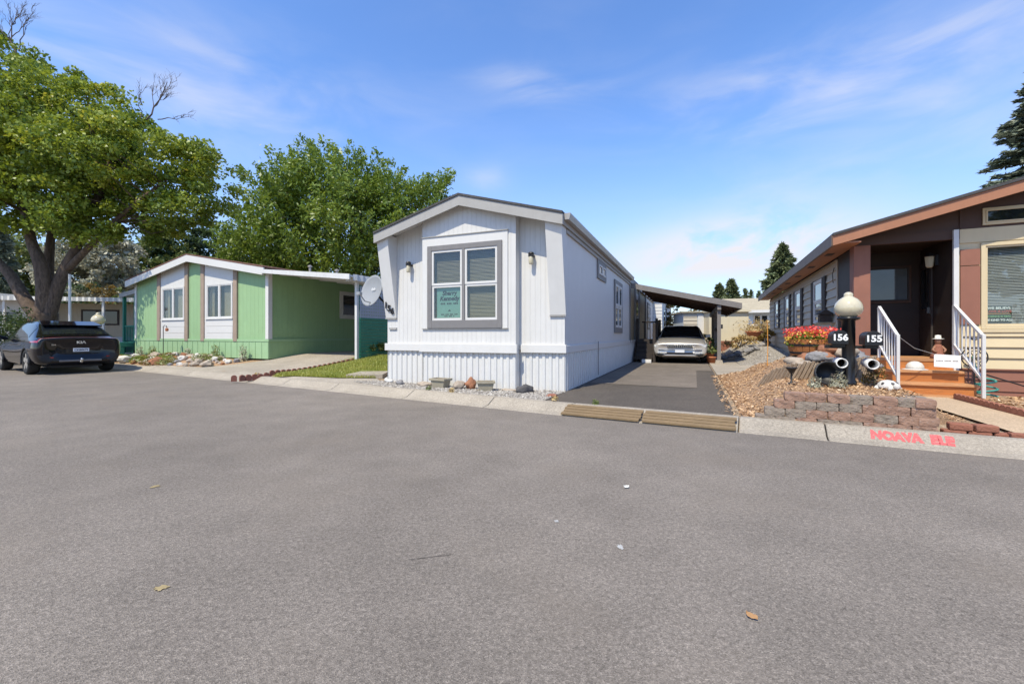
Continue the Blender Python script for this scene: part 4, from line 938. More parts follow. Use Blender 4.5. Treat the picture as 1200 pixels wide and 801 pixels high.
boxp('lower_panel', 'red_brown', bn, -.03, -.001, .245, 1.31, -.09, .45)
l = boxp('porch_lamp', 'dark_iron', bn, 1.37, 1.418, .55, .63, 2.42, 2.62); MB().lathe([(.035, 0), (.06, .03), (.075, .2), (.08, .21)], 6, (1.30, .59, 2.38)).build('glass_shade', 'opal', l); MB().lathe([(.09, 0), (.05, .06), (.01, .08)], 6, (1.30, .59, 2.592)).build('cap', 'dark_iron', l)
# gable front
boxp('header', 'brown_siding', bn, -.02, 1.5, -.02, .09, 2.80, 2.97)
MB().prism([(-.02, 2.971), (8.0, 2.971), (8.0, bz(8.0) - .1), (BRX, BRZ - .1), (-.02, bz(-.02) - .1)], 'y', .0, .1).build('gable_wall', 'brown_siding', bn)
boxp('gable_batten', 'brown_siding', bn, 1.50, 1.54, -.018, -.001, 2.98, bz(1.5) - .12)
wp = MB(); wp.box(1.50, 1.84, .01, .1, .48, 2.97); wp.box(3.2, 8, .01, .1, .48, 2.97); wp.box(1.84, 3.2, .01, .1, .48, 1.22); wp.box(1.84, 3.2, .01, .1, 2.64, 2.97); wp.build('front_wall', 'cream_siding', bn)
MB().hexa([(1.5, -.01, 2.72), (8, -.01, 2.72), (8, -.01, 2.968), (1.5, -.01, 2.968)], [(1.5, .009, 2.72), (8, .009, 2.72), (8, .009, 2.968), (1.5, .009, 2.968)]).build('frieze_board', 'cream_siding', bn)
boxp('front_wall', 'cream_siding', bn, 7.9, 8, .11, 14, 0, 2.9); boxp('rear_wall', 'sage_siding', bn, .02, 7.9, 13.9, 14, 0, 2.9)
for k in range(4): MB().prism([(.008, .48 + k * .19), (-.038, .48 + k * .19), (-.004, .667 + k * .19), (.008, .667 + k * .19)], 'x', 1.52, 8).build('lap_board', 'cream_siding', bn)
for k in range(3): MB().prism([(.009, -.1 + k * .19), (-.03, -.1 + k * .19), (-.008, .087 + k * .19), (.009, .087 + k * .19)], 'x', 1.48, 8).build('skirting_board', 'red_brown', bn)
boxp('skirt_cap', 'red_brown', bn, 1.46, 8, -.045, -.031, .455, .478)
window(bn, Tf(.0), 1.84, 3.2, 1.24, 2.64, .06, 'cream_siding', 'cream_siding', 1, 1, 'glass', .03, sash=.03, blind='blind_grey', bo=-.09)
boxp('window_sill', 'cream_siding', bn, 1.74, 3.3, -.05, -.001, 1.12, 1.178)
boxp('shutter', 'red_brown', bn, 1.505, 1.765, -.03, -.011, 1.26, 2.30); boxp('shutter', 'red_brown', bn, 1.505, 1.765, -.03, -.011, 2.315, 2.60)
window(bn, Tf(.0), 1.84, 3.4, 3.05, 3.27, .04, 'cream_siding', 'cream_siding', 1, 1, 'dark_glass', .03, sash=.02)
MB().prism([(1.40, .30), (1.47, .30), (1.47, 2.96), (1.40, 2.96)], 'y', -.075, -.021).build('downspout', 'white_metal', bn)
# roof
for xa, xb in ((-.46, BRX), (BRX, 8.46)):
    MB().hexa([bq(xa, -.5, -.05), bq(xb, -.5, -.05), bq(xb, 14.4, -.05), bq(xa, 14.4, -.05)], [bq(xa, -.5, .0), bq(xb, -.5, .0), bq(xb, 14.4, .0), bq(xa, 14.4, .0)]).build('roof', 'shingle_dark', bn)
    MB().prism([(xa, bz(xa) - .052), (xb, bz(xb) - .052), (xb, bz(xb) - .235), (xa, bz(xa) - .235)], 'y', -.47 - .001 * (xa > 0), -.43).build('fascia', 'orange_fascia', bn)
    MB().hexa([bq(xa + .03, -.43, -.15), bq(xb, -.43, -.15), bq(xb, -.001, -.15), bq(xa + .03, -.001, -.15)], [bq(xa + .03, -.43, -.12), bq(xb, -.43, -.12), bq(xb, -.001, -.12), bq(xa + .03, -.001, -.12)]).build('soffit', 'brown_siding', bn)
so = boxp('side_soffit', 'orange_fascia', bn, -.43, -.021, -.429, 14.3, bz(-.46) - .20, bz(-.46) - .17)
for y in range(7): boxp('soffit_vent', 'dark_wood', so, -.32, -.18, .7 + y * 1.9, 1.0 + y * 1.9, bz(-.46) - .206, bz(-.46) - .2005)
boxp('side_fascia', 'dark_fascia', bn, -.475, -.431, -.429, 14.3, bz(-.46) - .235, bz(-.46) - .03)
# hanging bird feeder box at the wall end, with cable
MB().tube([(-.03, 1.5, 2.6), (-.06, 1.52, 2.45), (-.05, 1.5, 2.25)], .008, 5).build('cable', 'dark_iron', bn)
bf = empty('bird_house', (*BF.w(-.16, 1.75), 1.42), BF.a, 'small dark bird house on the sage wall beside the globe lamp', 'bird house')
boxp('box', 'dark_wood', bf, -.11, .11, -.12, .12, .0, .17); MB().prism([(-.17, .18), (.17, .18), (0, .30)], 'y', -.16, .16).build('roof', 'dark_wood', bf); boxp('tray', 'planter_stone', bf, -.14, .14, -.15, .15, -.025, -.001)
# steps with white railings
stp = empty('front_steps', (*BF.o, BZ), BF.a, 'orange stained wooden front steps of the brown home', 'steps')
tz = [.44, .24, .05]
for k, z in enumerate(tz):
    y1 = -.022 - .31 * k; boxp('tread', 'orange_tread', stp, .25 - .03 * k, 1.45 + .02 * k, y1 - .365, y1, z - .045, z, bevel=.006)
    boxp('riser', 'orange_wood', stp, .28 - .03 * k, 1.42 + .02 * k, y1 - .02, y1 - .001, z + .001, z + .154)
for x in (.27, 1.39): MB().prism([(-.045, -.04), (-.045, .39), (-.34, .39), (-.34, .19), (-.65, .19), (-.65, -.04)], 'x', x, x + .03).build('stringer', 'brown_siding', stp)
for x, lb in ((.35, 'white metal stair railing between the porch and the globe lamp'), (1.42, 'white metal stair railing beside the white downspout')):
    r_ = empty('stair_railing', (*BF.o, BZ), BF.a, lb, 'railing'); q = .022
    b0 = FL if x < 1 else FL
    boxp('post', 'white_metal', r_, x - q, x + q, -.05, -.008, FL + .001, 1.60, bevel=.004); boxp('post', 'white_metal', r_, x - q, x + q, -.985, -.94, .051, 1.08, bevel=.004)
    def rail(za, zb, nm, h=.02):
        MB().hexa([(x - q, -.05, za - h), (x + q, -.05, za - h), (x + q, -.05, za + h), (x - q, -.05, za + h)], [(x - q, -.94, zb - h), (x + q, -.94, zb - h), (x + q, -.94, zb + h), (x - q, -.94, zb + h)]).build(nm, 'white_metal', r_)
    rail(1.60, 1.06, 'top_rail', .022); rail(.90, .36, 'bottom_rail')
    for i in range(6):
        t = (i + 1) / 7; y = -.05 - .89 * t; boxp('baluster', 'white_metal', r_, x - .009, x + .009, y - .009, y + .009, .922 - .54 * t, 1.576 - .54 * t)
# things on the steps
o = empty('hanging_sign', (*BF.o, BZ), BF.a, 'white card hanging on a string across the orange steps', 'sign')
MB().hexa([(.98, -.50, .52), (1.33, -.50, .50), (1.33, -.494, .50), (.98, -.494, .52)], [(.98, -.50, .74), (1.33, -.50, .72), (1.33, -.494, .72), (.98, -.494, .74)]).build('card', 'sign_white', o)
m = MB(); 
for i in range(16):
    if i % 6 != 5: m.box(1.01 + i * .018, 1.022 + i * .018, -.503, -.5005, .616, .632)
tag(m.build('small_print', 'carport_grey', o), kind='stuff')
MB().tube([(.36, -.93, 1.05), (.65, -.72, .84), (.99, -.497, .735)], .005, 5).build('string', 'grey_fascia', o); MB().tube([(1.32, -.497, .72), (1.41, -.50, .76)], .005, 5).build('string', 'grey_fascia', o)
o = MB(); o.lathe([(.17, 0), (.155, .09), (.12, .15), (.06, .185), (.004, .19)], 20); o = tag(o.build('straw_hat', 'curtain', None, True), 'white rounded hat lying on the orange step', 'hat'); o.scale = (.8, .8, .8); o.location = (*BF.w(.82, -.20), BZ + .441); r2 = MB().lathe([(.23, .0), (.235, .012), (.17, .02)], 20).build('brim', 'pvc', o, True)
fg = empty('porch_figure', (*BF.w(1.24, -.12 + .2), BZ + FL), BF.a, 'small seated figurine in a red dress with a straw hat on the porch', 'figurine')
MB().lathe([(.15, 0), (.14, .08), (.10, .16), (.08, .27), (.055, .33), (.004, .34)], 14).build('dress', 'brick_red', fg, True); fg.scale = (.75, .75, .8)
for sx in (-1, 1): MB().tube([(.06 * sx, -.02, .28), (.12 * sx, -.06, .20), (.07 * sx, -.12, .15)], [.028, .025, .02], 8).build('arm', 'brown_skin', fg, True); MB().tube([(.05 * sx, -.1, .05), (.06 * sx, -.2, .04), (.06 * sx, -.22, .0)], [.035, .03, .03], 8).build('leg', 'text_white', fg, True)
MB().lathe([(.02, 0), (.06, .03), (.07, .08), (.05, .13), (.01, .145)], 12, (0, -.01, .33)).build('head', 'brown_skin', fg, True); MB().lathe([(.11, 0), (.11, .012), (.06, .02), (.055, .09), (.004, .1)], 14, (0, 0, .445)).build('hat', 'curtain', fg, True)
# iron wheel ornament behind the right railing
wi = MB(); n = 20
for rr in (.17, .11): wi.tube([(rr * math.cos(2 * math.pi * i / n), 0, rr * math.sin(2 * math.pi * i / n)) for i in range(n + 1)], .010, 6)
for i in range(6): wi.tube([(0, 0, 0), (.17 * math.cos(i * 1.047), 0, .17 * math.sin(i * 1.047))], .007, 5)
wi.tube([(0, .0, -.62), (0, 0, .30)], .012, 6); wi.tube([(-.06, 0, .33), (0, 0, .30), (.09, 0, .36)], .02, 6)
o = tag(wi.build('iron_ornament', 'dark_iron'), 'dark iron wheel ornament behind the white stair railing beside the downspout', 'ornament'); o.location = (*BF.w(1.56, -.35), .74); o.rotation_euler = (0, 0, BF.a)
# garden hose and rake against the skirting
hp = []
for i in range(30):
    a = i * .55; hp.append((*BF.w(1.68 + .16 * math.cos(a) * (1 - i * .012), -.42 + .1 * math.sin(a)), BZ + .03 + i * .012))
tag(MB().tube(hp + [(*BF.w(1.66, -.1), .62), (*BF.w(1.66, -.06), .75)], .016, 6).build('garden_hose', 'hose_teal', None, True), 'coiled teal garden hose beside the orange steps', 'hose')
a, b = BF.w(1.60, -.62), BF.w(2.6, -.25); tag(MB().tube([(*b, .12), (a[0], a[1], .46)], .012, 6).build('tool_handle', 'dark_iron'), 'thin dark tool handle leaning across the red-brown skirting', 'tool')
# yard sign in the front window
ys = empty('window_sign', (*BF.o, BZ), BF.a, 'dark sign with coloured lettering lines inside the cream window', 'sign')
boxp('board', 'sign_dark', ys, 1.885, 2.205, .062, .068, 1.30, 1.58)
for body, z, s, mt in (('WE BELIEVE', 1.545, .056, 'text_white'), ('LOVE IS LOVE', 1.488, .052, 'text_red'), ('SCIENCE IS REAL', 1.40, .042, 'text_green'), ('BE KIND TO ALL', 1.335, .045, 'text_white')):
    text('lettering', body, s, mt, ys, (2.045, .0605, z), extrude=.001, bold=.0015)
boxp('rule', 'orange_rod', ys, 1.90, 2.19, .0595, .0615, 1.445, 1.452)
# ---- walkway
def HG(x, y):
    """front garden mound"""
    return Hn(x, y)
sheet('walkway', poly(BF, (.30, -.99), (.98, -1.0), (1.02, -3.75), (.36, -4.12)), .035, 'concrete_tan', .5)
eg = empty('walk_edging', (0, 0, 0), 0, 'reddish scalloped edging along the tan walkway', 'edging')
eb2 = MB(); eb2.prism([(-.06, -.05), (.06, -.05), (.06, .055), (.03, .075), (-.03, .075), (-.06, .055)], 'y', -.032, .032); em2 = eb2.mesh('brick', 'brick_red')
for i in range(21):
    p = BF.w(1.04, -1.15 - i * .125); o = link('brick', em2, eg); o.location = (*p, Hn(*p) + .045); o.rotation_euler = (0, 0, BF.a + R(90) + random.uniform(-.06, .06))
fe = empty('walk_end_bricks', (0, 0, 0), 0, 'row of red bricks across the kerb end of the tan walkway', 'edging')
for i in range(8):
    p = cp(-4.62 - i * .215, .53); o = MB().box(-.10, .10, -.05, .05, 0, .075).build('brick', 'brick_red', fe, bevel=.008); o.location = (*p, .075); o.rotation_euler = (0, 0, math.atan2(DR[1], DR[0]) + random.uniform(-.04, .04))
# bed right of the walkway
bed2 = poly(BF, (1.09, -.75), (3.5, -.1), (6, -.1), (6, -2.0), (1.09, -3.7))
sheet('side_bed', bed2, .03, 'mulch_ground', .5)
def chips(name, poly_, n, size, seed, label, hf=Hn, off=.035, mat='chip'):
    rs = np.random.RandomState(seed); pts = scatter(poly_, n, seed); P = np.array([(p[0], p[1], hf(*p) + off + rs.uniform(0, .015)) for p in pts])
    return tag(link(name, leaves_mesh(name, mat, P, size, seed, .38, 1.6, sizevar=.6, cup=.05)), label, 'mulch', kind='stuff')
chips('bark_chips', bed2, 2600, .07, 21, 'loose dry leaves and bark right of the tan walkway')
# ---- raised garden between driveway and walkway
wallA, wallB = Vector((3.03, 5.20)), Vector((4.45, 4.50))
ud = (wallB - wallA).normalized(); un = Vector((-ud.y, ud.x))
def HM(x, y):
    p = Vector((x, y)) - wallA; s = p.dot(un); t = p.dot(ud); a, b = WF.loc(x, y); q, w = BF.loc(x, y)
    z = Hn(x, y) + .02
    k = sm(s, .02, .16) * sm(t, -.12, .45) * (1 - sm(q, -.35, .12))
    z += .33 * k
    z += .10 * sm(a, 2.75, 3.3) * (1 - k) * sm(s, -.1, .5) * (1 - sm(q, -.6, .0))
    z += .42 * math.exp(-(((x - 5.25) / .75) ** 2 + ((y - 7.45) / .8) ** 2))
    return z
gpoly = [WF.w(2.78, -1.62), tuple(wallA + ud * 0 - un * .02), tuple(wallB + un * .10 - ud * .10), tuple(wallB + un * .62 - ud * .06), BF.w(.27, -3.45), BF.w(.27, -1.02), BF.w(.0, -.05), BF.w(-.06, 6), WF.w(4.3, 4.75), WF.w(2.8, 4.5)]
sheet('front_bed', gpoly, .0, 'mulch_ground', .13, hf=HM, thick=.2)
chips('bark_chips', gpoly, 14000, .036, 22, 'loose orange-brown bark chips over the bed beside the driveway', HM, .012)
chips('bark_chips', [WF.w(2.6, -1.6), WF.w(3.0, -1.6), WF.w(3.0, 4.4), WF.w(2.62, 4.4)], 900, .045, 23, 'bark chips spilled over the edge of the asphalt driveway', HM, .012)
# block retaining wall, course by course
rw = empty('retaining_wall', (*wallA, .06), math.atan2(ud.y, ud.x), 'low retaining wall of rough red and grey blocks behind the kerb', 'wall')
def block_mesh(seed, L_, h, mat):
    bm = bmesh.new(); bmesh.ops.create_cube(bm, size=1); bmesh.ops.subdivide_edges(bm, edges=bm.edges[:], cuts=3, use_grid_fill=True)
    for v in bm.verts:
        c = v.co; p = Vector((c.x * L_, c.y * .17, c.z * h)); f = .5 - c.y
        k = noise.noise(Vector((p.x * 14 + seed * 5, p.z * 16, seed))) * .016 * f + (-.012 * f * (abs(c.x) * 2) ** 4) * 1
        e = .010 if abs(c.x) > .49 and abs(c.z) > .49 else 0
        v.co = Vector((p.x * (1 - e * 4), p.y - k, p.z * (1 - e * 5)))
    me = bpy.data.meshes.new('block'); bm.to_mesh(me); bm.free(); me.materials.append(M[mat]); return me
bms = [block_mesh(i, .205, .092, ('block_red', 'block_grey')[i % 2]) for i in range(8)]
Lw = (wallB - wallA).length; rs_ = random.Random(5)
for c in range(4):
    x = Lw - .10 - .105 * (c % 2)
    while x > -.06 + c * .10:
        o = link('block', rs_.choice(bms), rw); o.location = (x + rs_.uniform(-.004, .004), .085 + c * .018 + rs_.uniform(-.008, .008), .046 + c * .094); o.rotation_euler = (0, 0, rs_.uniform(-.03, .03)); x -= .209
for c in range(4):
    for i in range(2):
        o = link('block', rs_.choice(bms), rw); o.location = (Lw - .05 - c * .012 + rs_.uniform(-.004, .004), (.215 if c % 2 == 0 else .12) + .209 * i, .046 + c * .094); o.rotation_euler = (0, 0, R(90) + rs_.uniform(-.03, .03))
sw = empty('wall_return', (*(wallB + ud * .03), .06), math.atan2(ud.y, ud.x), 'short stack of red bricks beside the tan walkway end', 'wall')
for c, n in ((0, 3), (1, 2)):
    for i in range(n):
        o = MB().box(-.088, .088, -.06, .06, -.034, .034).build('brick', 'brick_red', sw, bevel=.01); o.location = (.12 + i * .19 + .05 * c, .10, .036 + c * .072); o.rotation_euler = (0, 0, rs_.uniform(-.12, .12))
# log-roll edging round the mound
lg = empty('log_edging', (0, 0, 0), 0, 'slanted split-log edging round the mound under the barrel planter', 'edging')
path = [(4.10, 7.05), (4.35, 6.60), (4.75, 6.42), (5.2, 6.45), (5.55, 6.6)]; pv = [Vector(p) for p in path]; k = 0
for a, b in zip(pv[:-1], pv[1:]):
    n = int((b - a).length / .052)
    for i in range(n):
        p = a.lerp(b, i / n); d = (b - a).normalized(); hgt = .22 + .10 * sm(k, 0, 12) + rs_.uniform(-.02, .02); z = HM(p.x, p.y) - .05; k += 1
        s = MB().tube([(p.x - d.x * .07, p.y - d.y * .07, z), (p.x + d.x * .07, p.y + d.y * .07, z + hgt)], [.027, .024], 6).build('stick', 'log_wood', lg)
# rocks round the barrel
rl = 'rounded tan rock piled under the barrel planter'
for i in range(20):
    a = rs_.uniform(-.95, .9); x = 4.95 + a * .62 + .12; y = 6.78 + rs_.uniform(-.12, .2); s = rs_.uniform(.16, .30)
    mt = rs_.choice(('rock_tan', 'rock_tan', 'rock_grey', 'rock_rust'))
    o = rock('pile_rock', mt, (x, y, HM(x, y) + .05 + (.10 if i % 3 == 0 else 0)), (s * 1.4, s, s * .75), i + 120, sub=3, rz=rs_.uniform(0, 6)); tag(o, 'rounded ' + {'rock_tan': 'tan', 'rock_grey': 'grey', 'rock_rust': 'rusty red'}[mt] + ' rock piled under the barrel planter', 'rock', 'rocks piled under the barrel')
# half barrel with flowers
bx, by = 5.12, 7.35; bz0 = .92
br = empty('barrel_planter', (bx, by, bz0), 0, 'wooden half-barrel planter full of red and yellow flowers', 'planter')
n = 22
for i in range(n):
    a0, a1 = 2 * math.pi * i / n + .012, 2 * math.pi * (i + 1) / n - .012; vs = []
    for z, r in ((-.14, .315), (.0, .352), (.13, .378)):
        for rr, aa in ((r, a0), (r, a1), (r - .03, a1), (r - .03, a0)): vs.append((rr * math.cos(aa), rr * math.sin(aa), z))
    MB().add(vs, [(0, 1, 5, 4), (4, 5, 9, 8), (1, 2, 6, 5), (5, 6, 10, 9), (2, 3, 7, 6), (6, 7, 11, 10), (3, 0, 4, 7), (7, 4, 8, 11), (8, 9, 10, 11), (3, 2, 1, 0)]).build('stave', 'barrel_wood', br)
for z, r in ((.015, .355), (-.115, .322)): MB().lathe([(r - .02, z), (r + .006, z), (r + .012, z + .035), (r - .02, z + .035)], 28).build('hoop', 'dark_iron', br)
MB().lathe([(.30, .04), (.345, .07), (.002, .10)], 22).build('soil', 'bark', br)
rsn = np.random.RandomState(9)
def flowers(n, mat, zc, zs, size, rad, seed, parent):
    a = rsn.uniform(0, 6.28, n); r = rad * rsn.uniform(0, 1, n) ** .5; P = np.c_[r * np.cos(a), r * np.sin(a), zc + zs * rsn.uniform(-1, 1, n) - .06 * (r / rad) ** 2]
    return link('blossom' if 'petal' in mat else 'foliage', leaves_mesh('blossom', mat, P, size, seed, .8, .9), parent)
flowers(1300, 'leaf_green', .15, .09, .06, .37, 1, br); flowers(1000, 'petal_yellow', .21, .085, .036, .40, 2, br); flowers(800, 'petal_red', .285, .075, .038, .43, 3, br)
# globe lamp post with mailboxes and paper tubes
lx, ly = 4.70, 6.02; lz = HM(lx, ly)
GL = globe_lamp((lx, ly, lz), 1.37 - lz, .165, 'cream globe lamp on a thick black post between the mailboxes', .078)
def mailbox(x, y, z, num, label):
    o = empty('mailbox', (x, y, z), -R(30), label, 'mailbox')
    pr = [(-.085, 0), (.085, 0), (.085, .10)] + [(.085 * math.cos(a), .10 + .085 * math.sin(a)) for a in [R(20 * i) for i in range(1, 9)]] + [(-.085, .10)]
    MB().prism(pr, 'y', .012, .46).build('box', 'car_plastic', o, bevel=.006); MB().prism([(a * 1.08, b * 1.04 - .003) for a, b in pr], 'y', -.01, .011).build('door', 'black_metal', o, bevel=.003)
    text('house_number', num, .118, 'text_white', o, (0, -.014, .085), bold=.004, extrude=.002); boxp('bracket', 'black_metal', o, -.02, .30 if x < lx else .02, .1, .16, -.05, -.001) if 0 else None
    boxp('bracket', 'black_metal', o, -.07, .07, .1, .3, -.04, -.001)
mailbox(4.46, 5.86, 1.00, '156', 'black mailbox numbered 156 on the globe lamp post'); mailbox(4.80, 5.72, .985, '155', 'black mailbox numbered 155 beside the globe lamp post')
def ptube(x, y, z, label):
    o = empty('paper_tube', (x, y, z), -R(30), label, 'tube'); n = 20; vs = []
    for yy in (0, .42):
        for r in (.066, .056):
            for i in range(n): a = 2 * math.pi * i / n; vs.append((r * math.cos(a), yy, r * math.sin(a)))
    fs = []
    for i in range(n):
        j = (i + 1) % n; fs += [(i, j, 2 * n + j, 2 * n + i), (n + i, 3 * n + i, 3 * n + j, n + j), (i, n + i, n + j, j), (2 * n + i, 2 * n + j, 3 * n + j, 3 * n + i)]
    MB().add(vs, fs).build('pipe', 'pvc', o, True); MB().lathe([(.055, 0), (.055, .01)], 20).build('end_cap', 'rust_inside', o).matrix_local = Matrix.Translation((0, .40, 0)) @ Matrix.Rotation(R(90), 4, 'X')
    boxp('bracket', 'black_metal', o, -.03, .03, .15, .22, -.10, -.067)
ptube(4.46, 5.82, .74, 'white paper tube mounted at the barrel side of the lamp post, under number 156'); ptube(4.745, 5.66, .735, 'white paper tube mounted at the steps side of the lamp post, under number 155')
o = MB().box(-.30, .30, -.02, .02, -.02, .02).build('cross_arm', 'black_metal', GL); o.location = (.02, -.015, .955 - lz); o.rotation_euler = (0, 0, -R(25))
# small ornaments
gob = MB().lathe([(.055, 0), (.05, .015), (.012, .03), (.010, .16), (.03, .19), (.065, .25), (.075, .255), (.06, .24), (.004, .2)], 16).build('iron_urn', 'dark_iron', None, True); tag(gob, 'small dark iron urn standing before the log edging', 'urn'); gx, gy = 4.02, 6.2; gob.location = (gx, gy, HM(gx, gy)); gob.scale = (1.1, 1.1, .95)
px_, py_ = 4.46, 6.05; pot = MB().lathe([(.10, 0), (.155, .2), (.165, .21), (.165, .24), (.145, .24), (.13, .06), (.004, .05)], 18).build('tipped_pot', 'dark_iron', None, True); tag(pot, 'dark pot tipped on its side under the paper tubes', 'pot'); pot.location = (px_ - .05, py_ + .06, HM(px_, py_) + .14); pot.rotation_euler = (R(78), 0, R(-20))
tt = empty('turtle_figure', (4.90, 5.62, HM(4.90, 5.62)), R(20), 'white and black turtle figurine on top of the block wall bed', 'figurine')
MB().lathe([(.11, .02), (.115, .04), (.10, .08), (.06, .115), (.004, .125)], 16).build('shell', 'rock_white', tt, True)
for i in range(6): a = i * 1.047; q = rock('shell_plate', 'rock_dark', (.082 * math.cos(a), .082 * math.sin(a), .055), (.05, .05, .05), i, tt)
MB().lathe([(.01, -.04), (.035, -.02), (.035, .02), (.01, .04)], 10, (-.05, -.13, .05)).build('head', 'rock_white', tt, True)
for sx, sy in ((-1, -1), (1, -1), (-1, 1), (1, 1)): MB().lathe([(.03, 0), (.035, .02), (.01, .05)], 8, (.08 * sx, .08 * sy, 0)).build('leg', 'rock_white', tt, True)
class _Wd: 
    def w(s, x, y): return (x, y)
WD = _Wd()
bed_plant(WD, 5.05, 6.0, .34, .42, 'leaf_autumn', 300, 301, 'dried brown shrub behind the white turtle figurine', HM, .05, 'shrub')
bed_plant(WD, 4.35, 5.75, .24, .26, 'leaf_olive', 260, 302, 'grey-green soft plant before the tipped dark pot', HM, .045)
bed_plant(WD, 4.02, 5.72, .20, .18, 'leaf_olive', 200, 303, 'grey-green tuft beside the small iron urn', HM, .045)
tag(rock('boulder', 'rock_white', (*BF.w(.12, -1.75), HM(*BF.w(.12, -1.75)) - .03), (.34, .2, .15), 60, sub=3, rz=.3), 'pale flat stone at the foot of the orange steps', 'boulder')
tag(rock('boulder', 'rock_grey', (*BF.w(.05, -2.6), HM(*BF.w(.05, -2.6)) - .03), (.34, .2, .13), 61, sub=3, rz=.6), 'grey flat stone at the corner of the retaining wall', 'boulder')
p = WF.w(3.55, 2.0); tag(MB().tube([(0, 0, -.05), (.01, 0, .5), (0, .01, .95)], [.007, .006, .005], 6).build('marker_rod', 'orange_rod'), 'thin orange marker rod stuck in the bark bed', 'marker rod').location = (*p, HM(*p))

for i, (t_, s_) in enumerate(((2.35, .47), (2.9, .50), (.35, .48), (-.3, .47), (8.6, .49))):
    bed_plant(WD, *cp(t_, s_), .14, .10, ('dry_grass', 'leaf_mid')[i % 2], 60, 400 + i, 'small dry weed sprouting in the joint behind the kerb' if i % 2 == 0 else 'small green weed sprouting in the joint behind the kerb', lambda x, y: .10, .05, 'weed', .3, .2, 'weeds behind the kerb')
# ================================================================ cars
def cr(P, t):
    """Catmull-Rom through rows of P"""
    P = np.asarray(P, float); n = len(P); t = min(max(t, 0), n - 1 - 1e-9); i = int(t); f = t - i
    a, b, c, d = P[max(i - 1, 0)], P[i], P[min(i + 1, n - 1)], P[min(i + 2, n - 1)]
    return .5 * (2 * b + (c - a) * f + (2 * a - 5 * b + 4 * c - d) * f * f + (3 * b - a - 3 * c + d) * f ** 3)
class Loft:
    def __init__(s, st): s.ys = np.array([a for a, _ in st]); s.R = np.array([r for _, r in st], float); s.nu, s.nv = s.R.shape[:2]
    def S(s, u, v, side=1):
        y = cr(s.ys[:, None], u)[0]; ring = np.array([cr(s.R[:, k, :], u) for k in range(s.nv)]); x, z = cr(ring, v); return np.array([x * side, y, z])
    def N(s, u, v, side=1):
        e = .02; a = s.S(u + e, v, side) - s.S(u - e, v, side); b = s.S(u, v + e, side) - s.S(u, v - e, side); n = np.cross(a, b) * side; l = np.linalg.norm(n); return n / l if l > 1e-9 else np.array([0, 0, 1.])
    def grid(s, mu, mv, cut=None):
        us = np.linspace(0, s.nu - 1, mu); vs = np.linspace(0, s.nv - 1, mv); V = []; F = []
        P = np.array([[s.S(u, v) for v in vs] for u in us])
        full = np.concatenate([P, (P[:, ::-1] * np.array([-1, 1, 1]))[:, 1:-1]], axis=1); k = full.shape[1]
        for i in range(mu - 1):
            for j in range(k):
                q = [i * k + j, i * k + (j + 1) % k, (i + 1) * k + (j + 1) % k, (i + 1) * k + j]; c = full.reshape(-1, 3)[q].mean(0)
                if cut and cut(c): continue
                F.append(tuple(q))
        m = MB(); m.add(full.reshape(-1, 3).tolist(), F + [tuple(range(k)), tuple(range((mu - 1) * k, mu * k))]); return m
    def patch(s, u0, u1, v0, v1, off, mu=10, mv=8, sides=(1, -1), join=False):
        m = MB()
        for sd_ in sides:
            vs = [tuple(s.S(u, v, sd_) + s.N(u, v, sd_) * off) for u in np.linspace(u0, u1, mu) for v in np.linspace(v0, v1, mv)]
            m.add(vs, [(i * mv + j, i * mv + j + 1, (i + 1) * mv + j + 1, (i + 1) * mv + j) for i in range(mu - 1) for j in range(mv - 1)])
        return m
def wheel(parent, x, y, r, w, sd_, rim='gutter'):
    t = MB(lambda a, b, c: (x + c * sd_, y + a, r + b)); t.lathe([(r * .62, -w), (r * .93, -w), (r, -w * .75), (r, -w * .2), (r * .94, 0), (r * .68, .004), (r * .66, -.02)], 28); t = t.build('wheel', 'rubber', parent, True)
    t2 = MB(lambda a, b, c: (x + c * sd_, y + a, r + b)); t2.lathe([(.002, -.03), (r * .16, -.012), (r * .2, -.04), (r * .655, -.045)], 24); t2.build('rim', 'car_plastic', t)
    sp = MB(lambda a, b, c: (x + c * sd_, y + a, r + b))
    for i in range(5):
        a = i * 2 * math.pi / 5 + .3; ca, sa = math.cos(a), math.sin(a)
        sp.hexa([(ca * r * .1 - sa * .045, sa * r * .1 + ca * .045, -.01), (ca * r * .66 - sa * .06, sa * r * .66 + ca * .06, -.008), (ca * r * .66 + sa * .06, sa * r * .66 - ca * .06, -.008), (ca * r * .1 + sa * .045, sa * r * .1 - ca * .045, -.01)],
                [(ca * r * .1 - sa * .045, sa * r * .1 + ca * .045, -.035), (ca * r * .66 - sa * .06, sa * r * .66 + ca * .06, -.035), (ca * r * .66 + sa * .06, sa * r * .66 - ca * .06, -.035), (ca * r * .1 + sa * .045, sa * r * .1 - ca * .045, -.035)])
    sp.build('spoke', rim, t)
def low(zb, w1, w2, w3, z3, w4, z4): return [(0, zb), (w1, zb), (w2, zb + .08), (w3, z3), (w4, z4)]
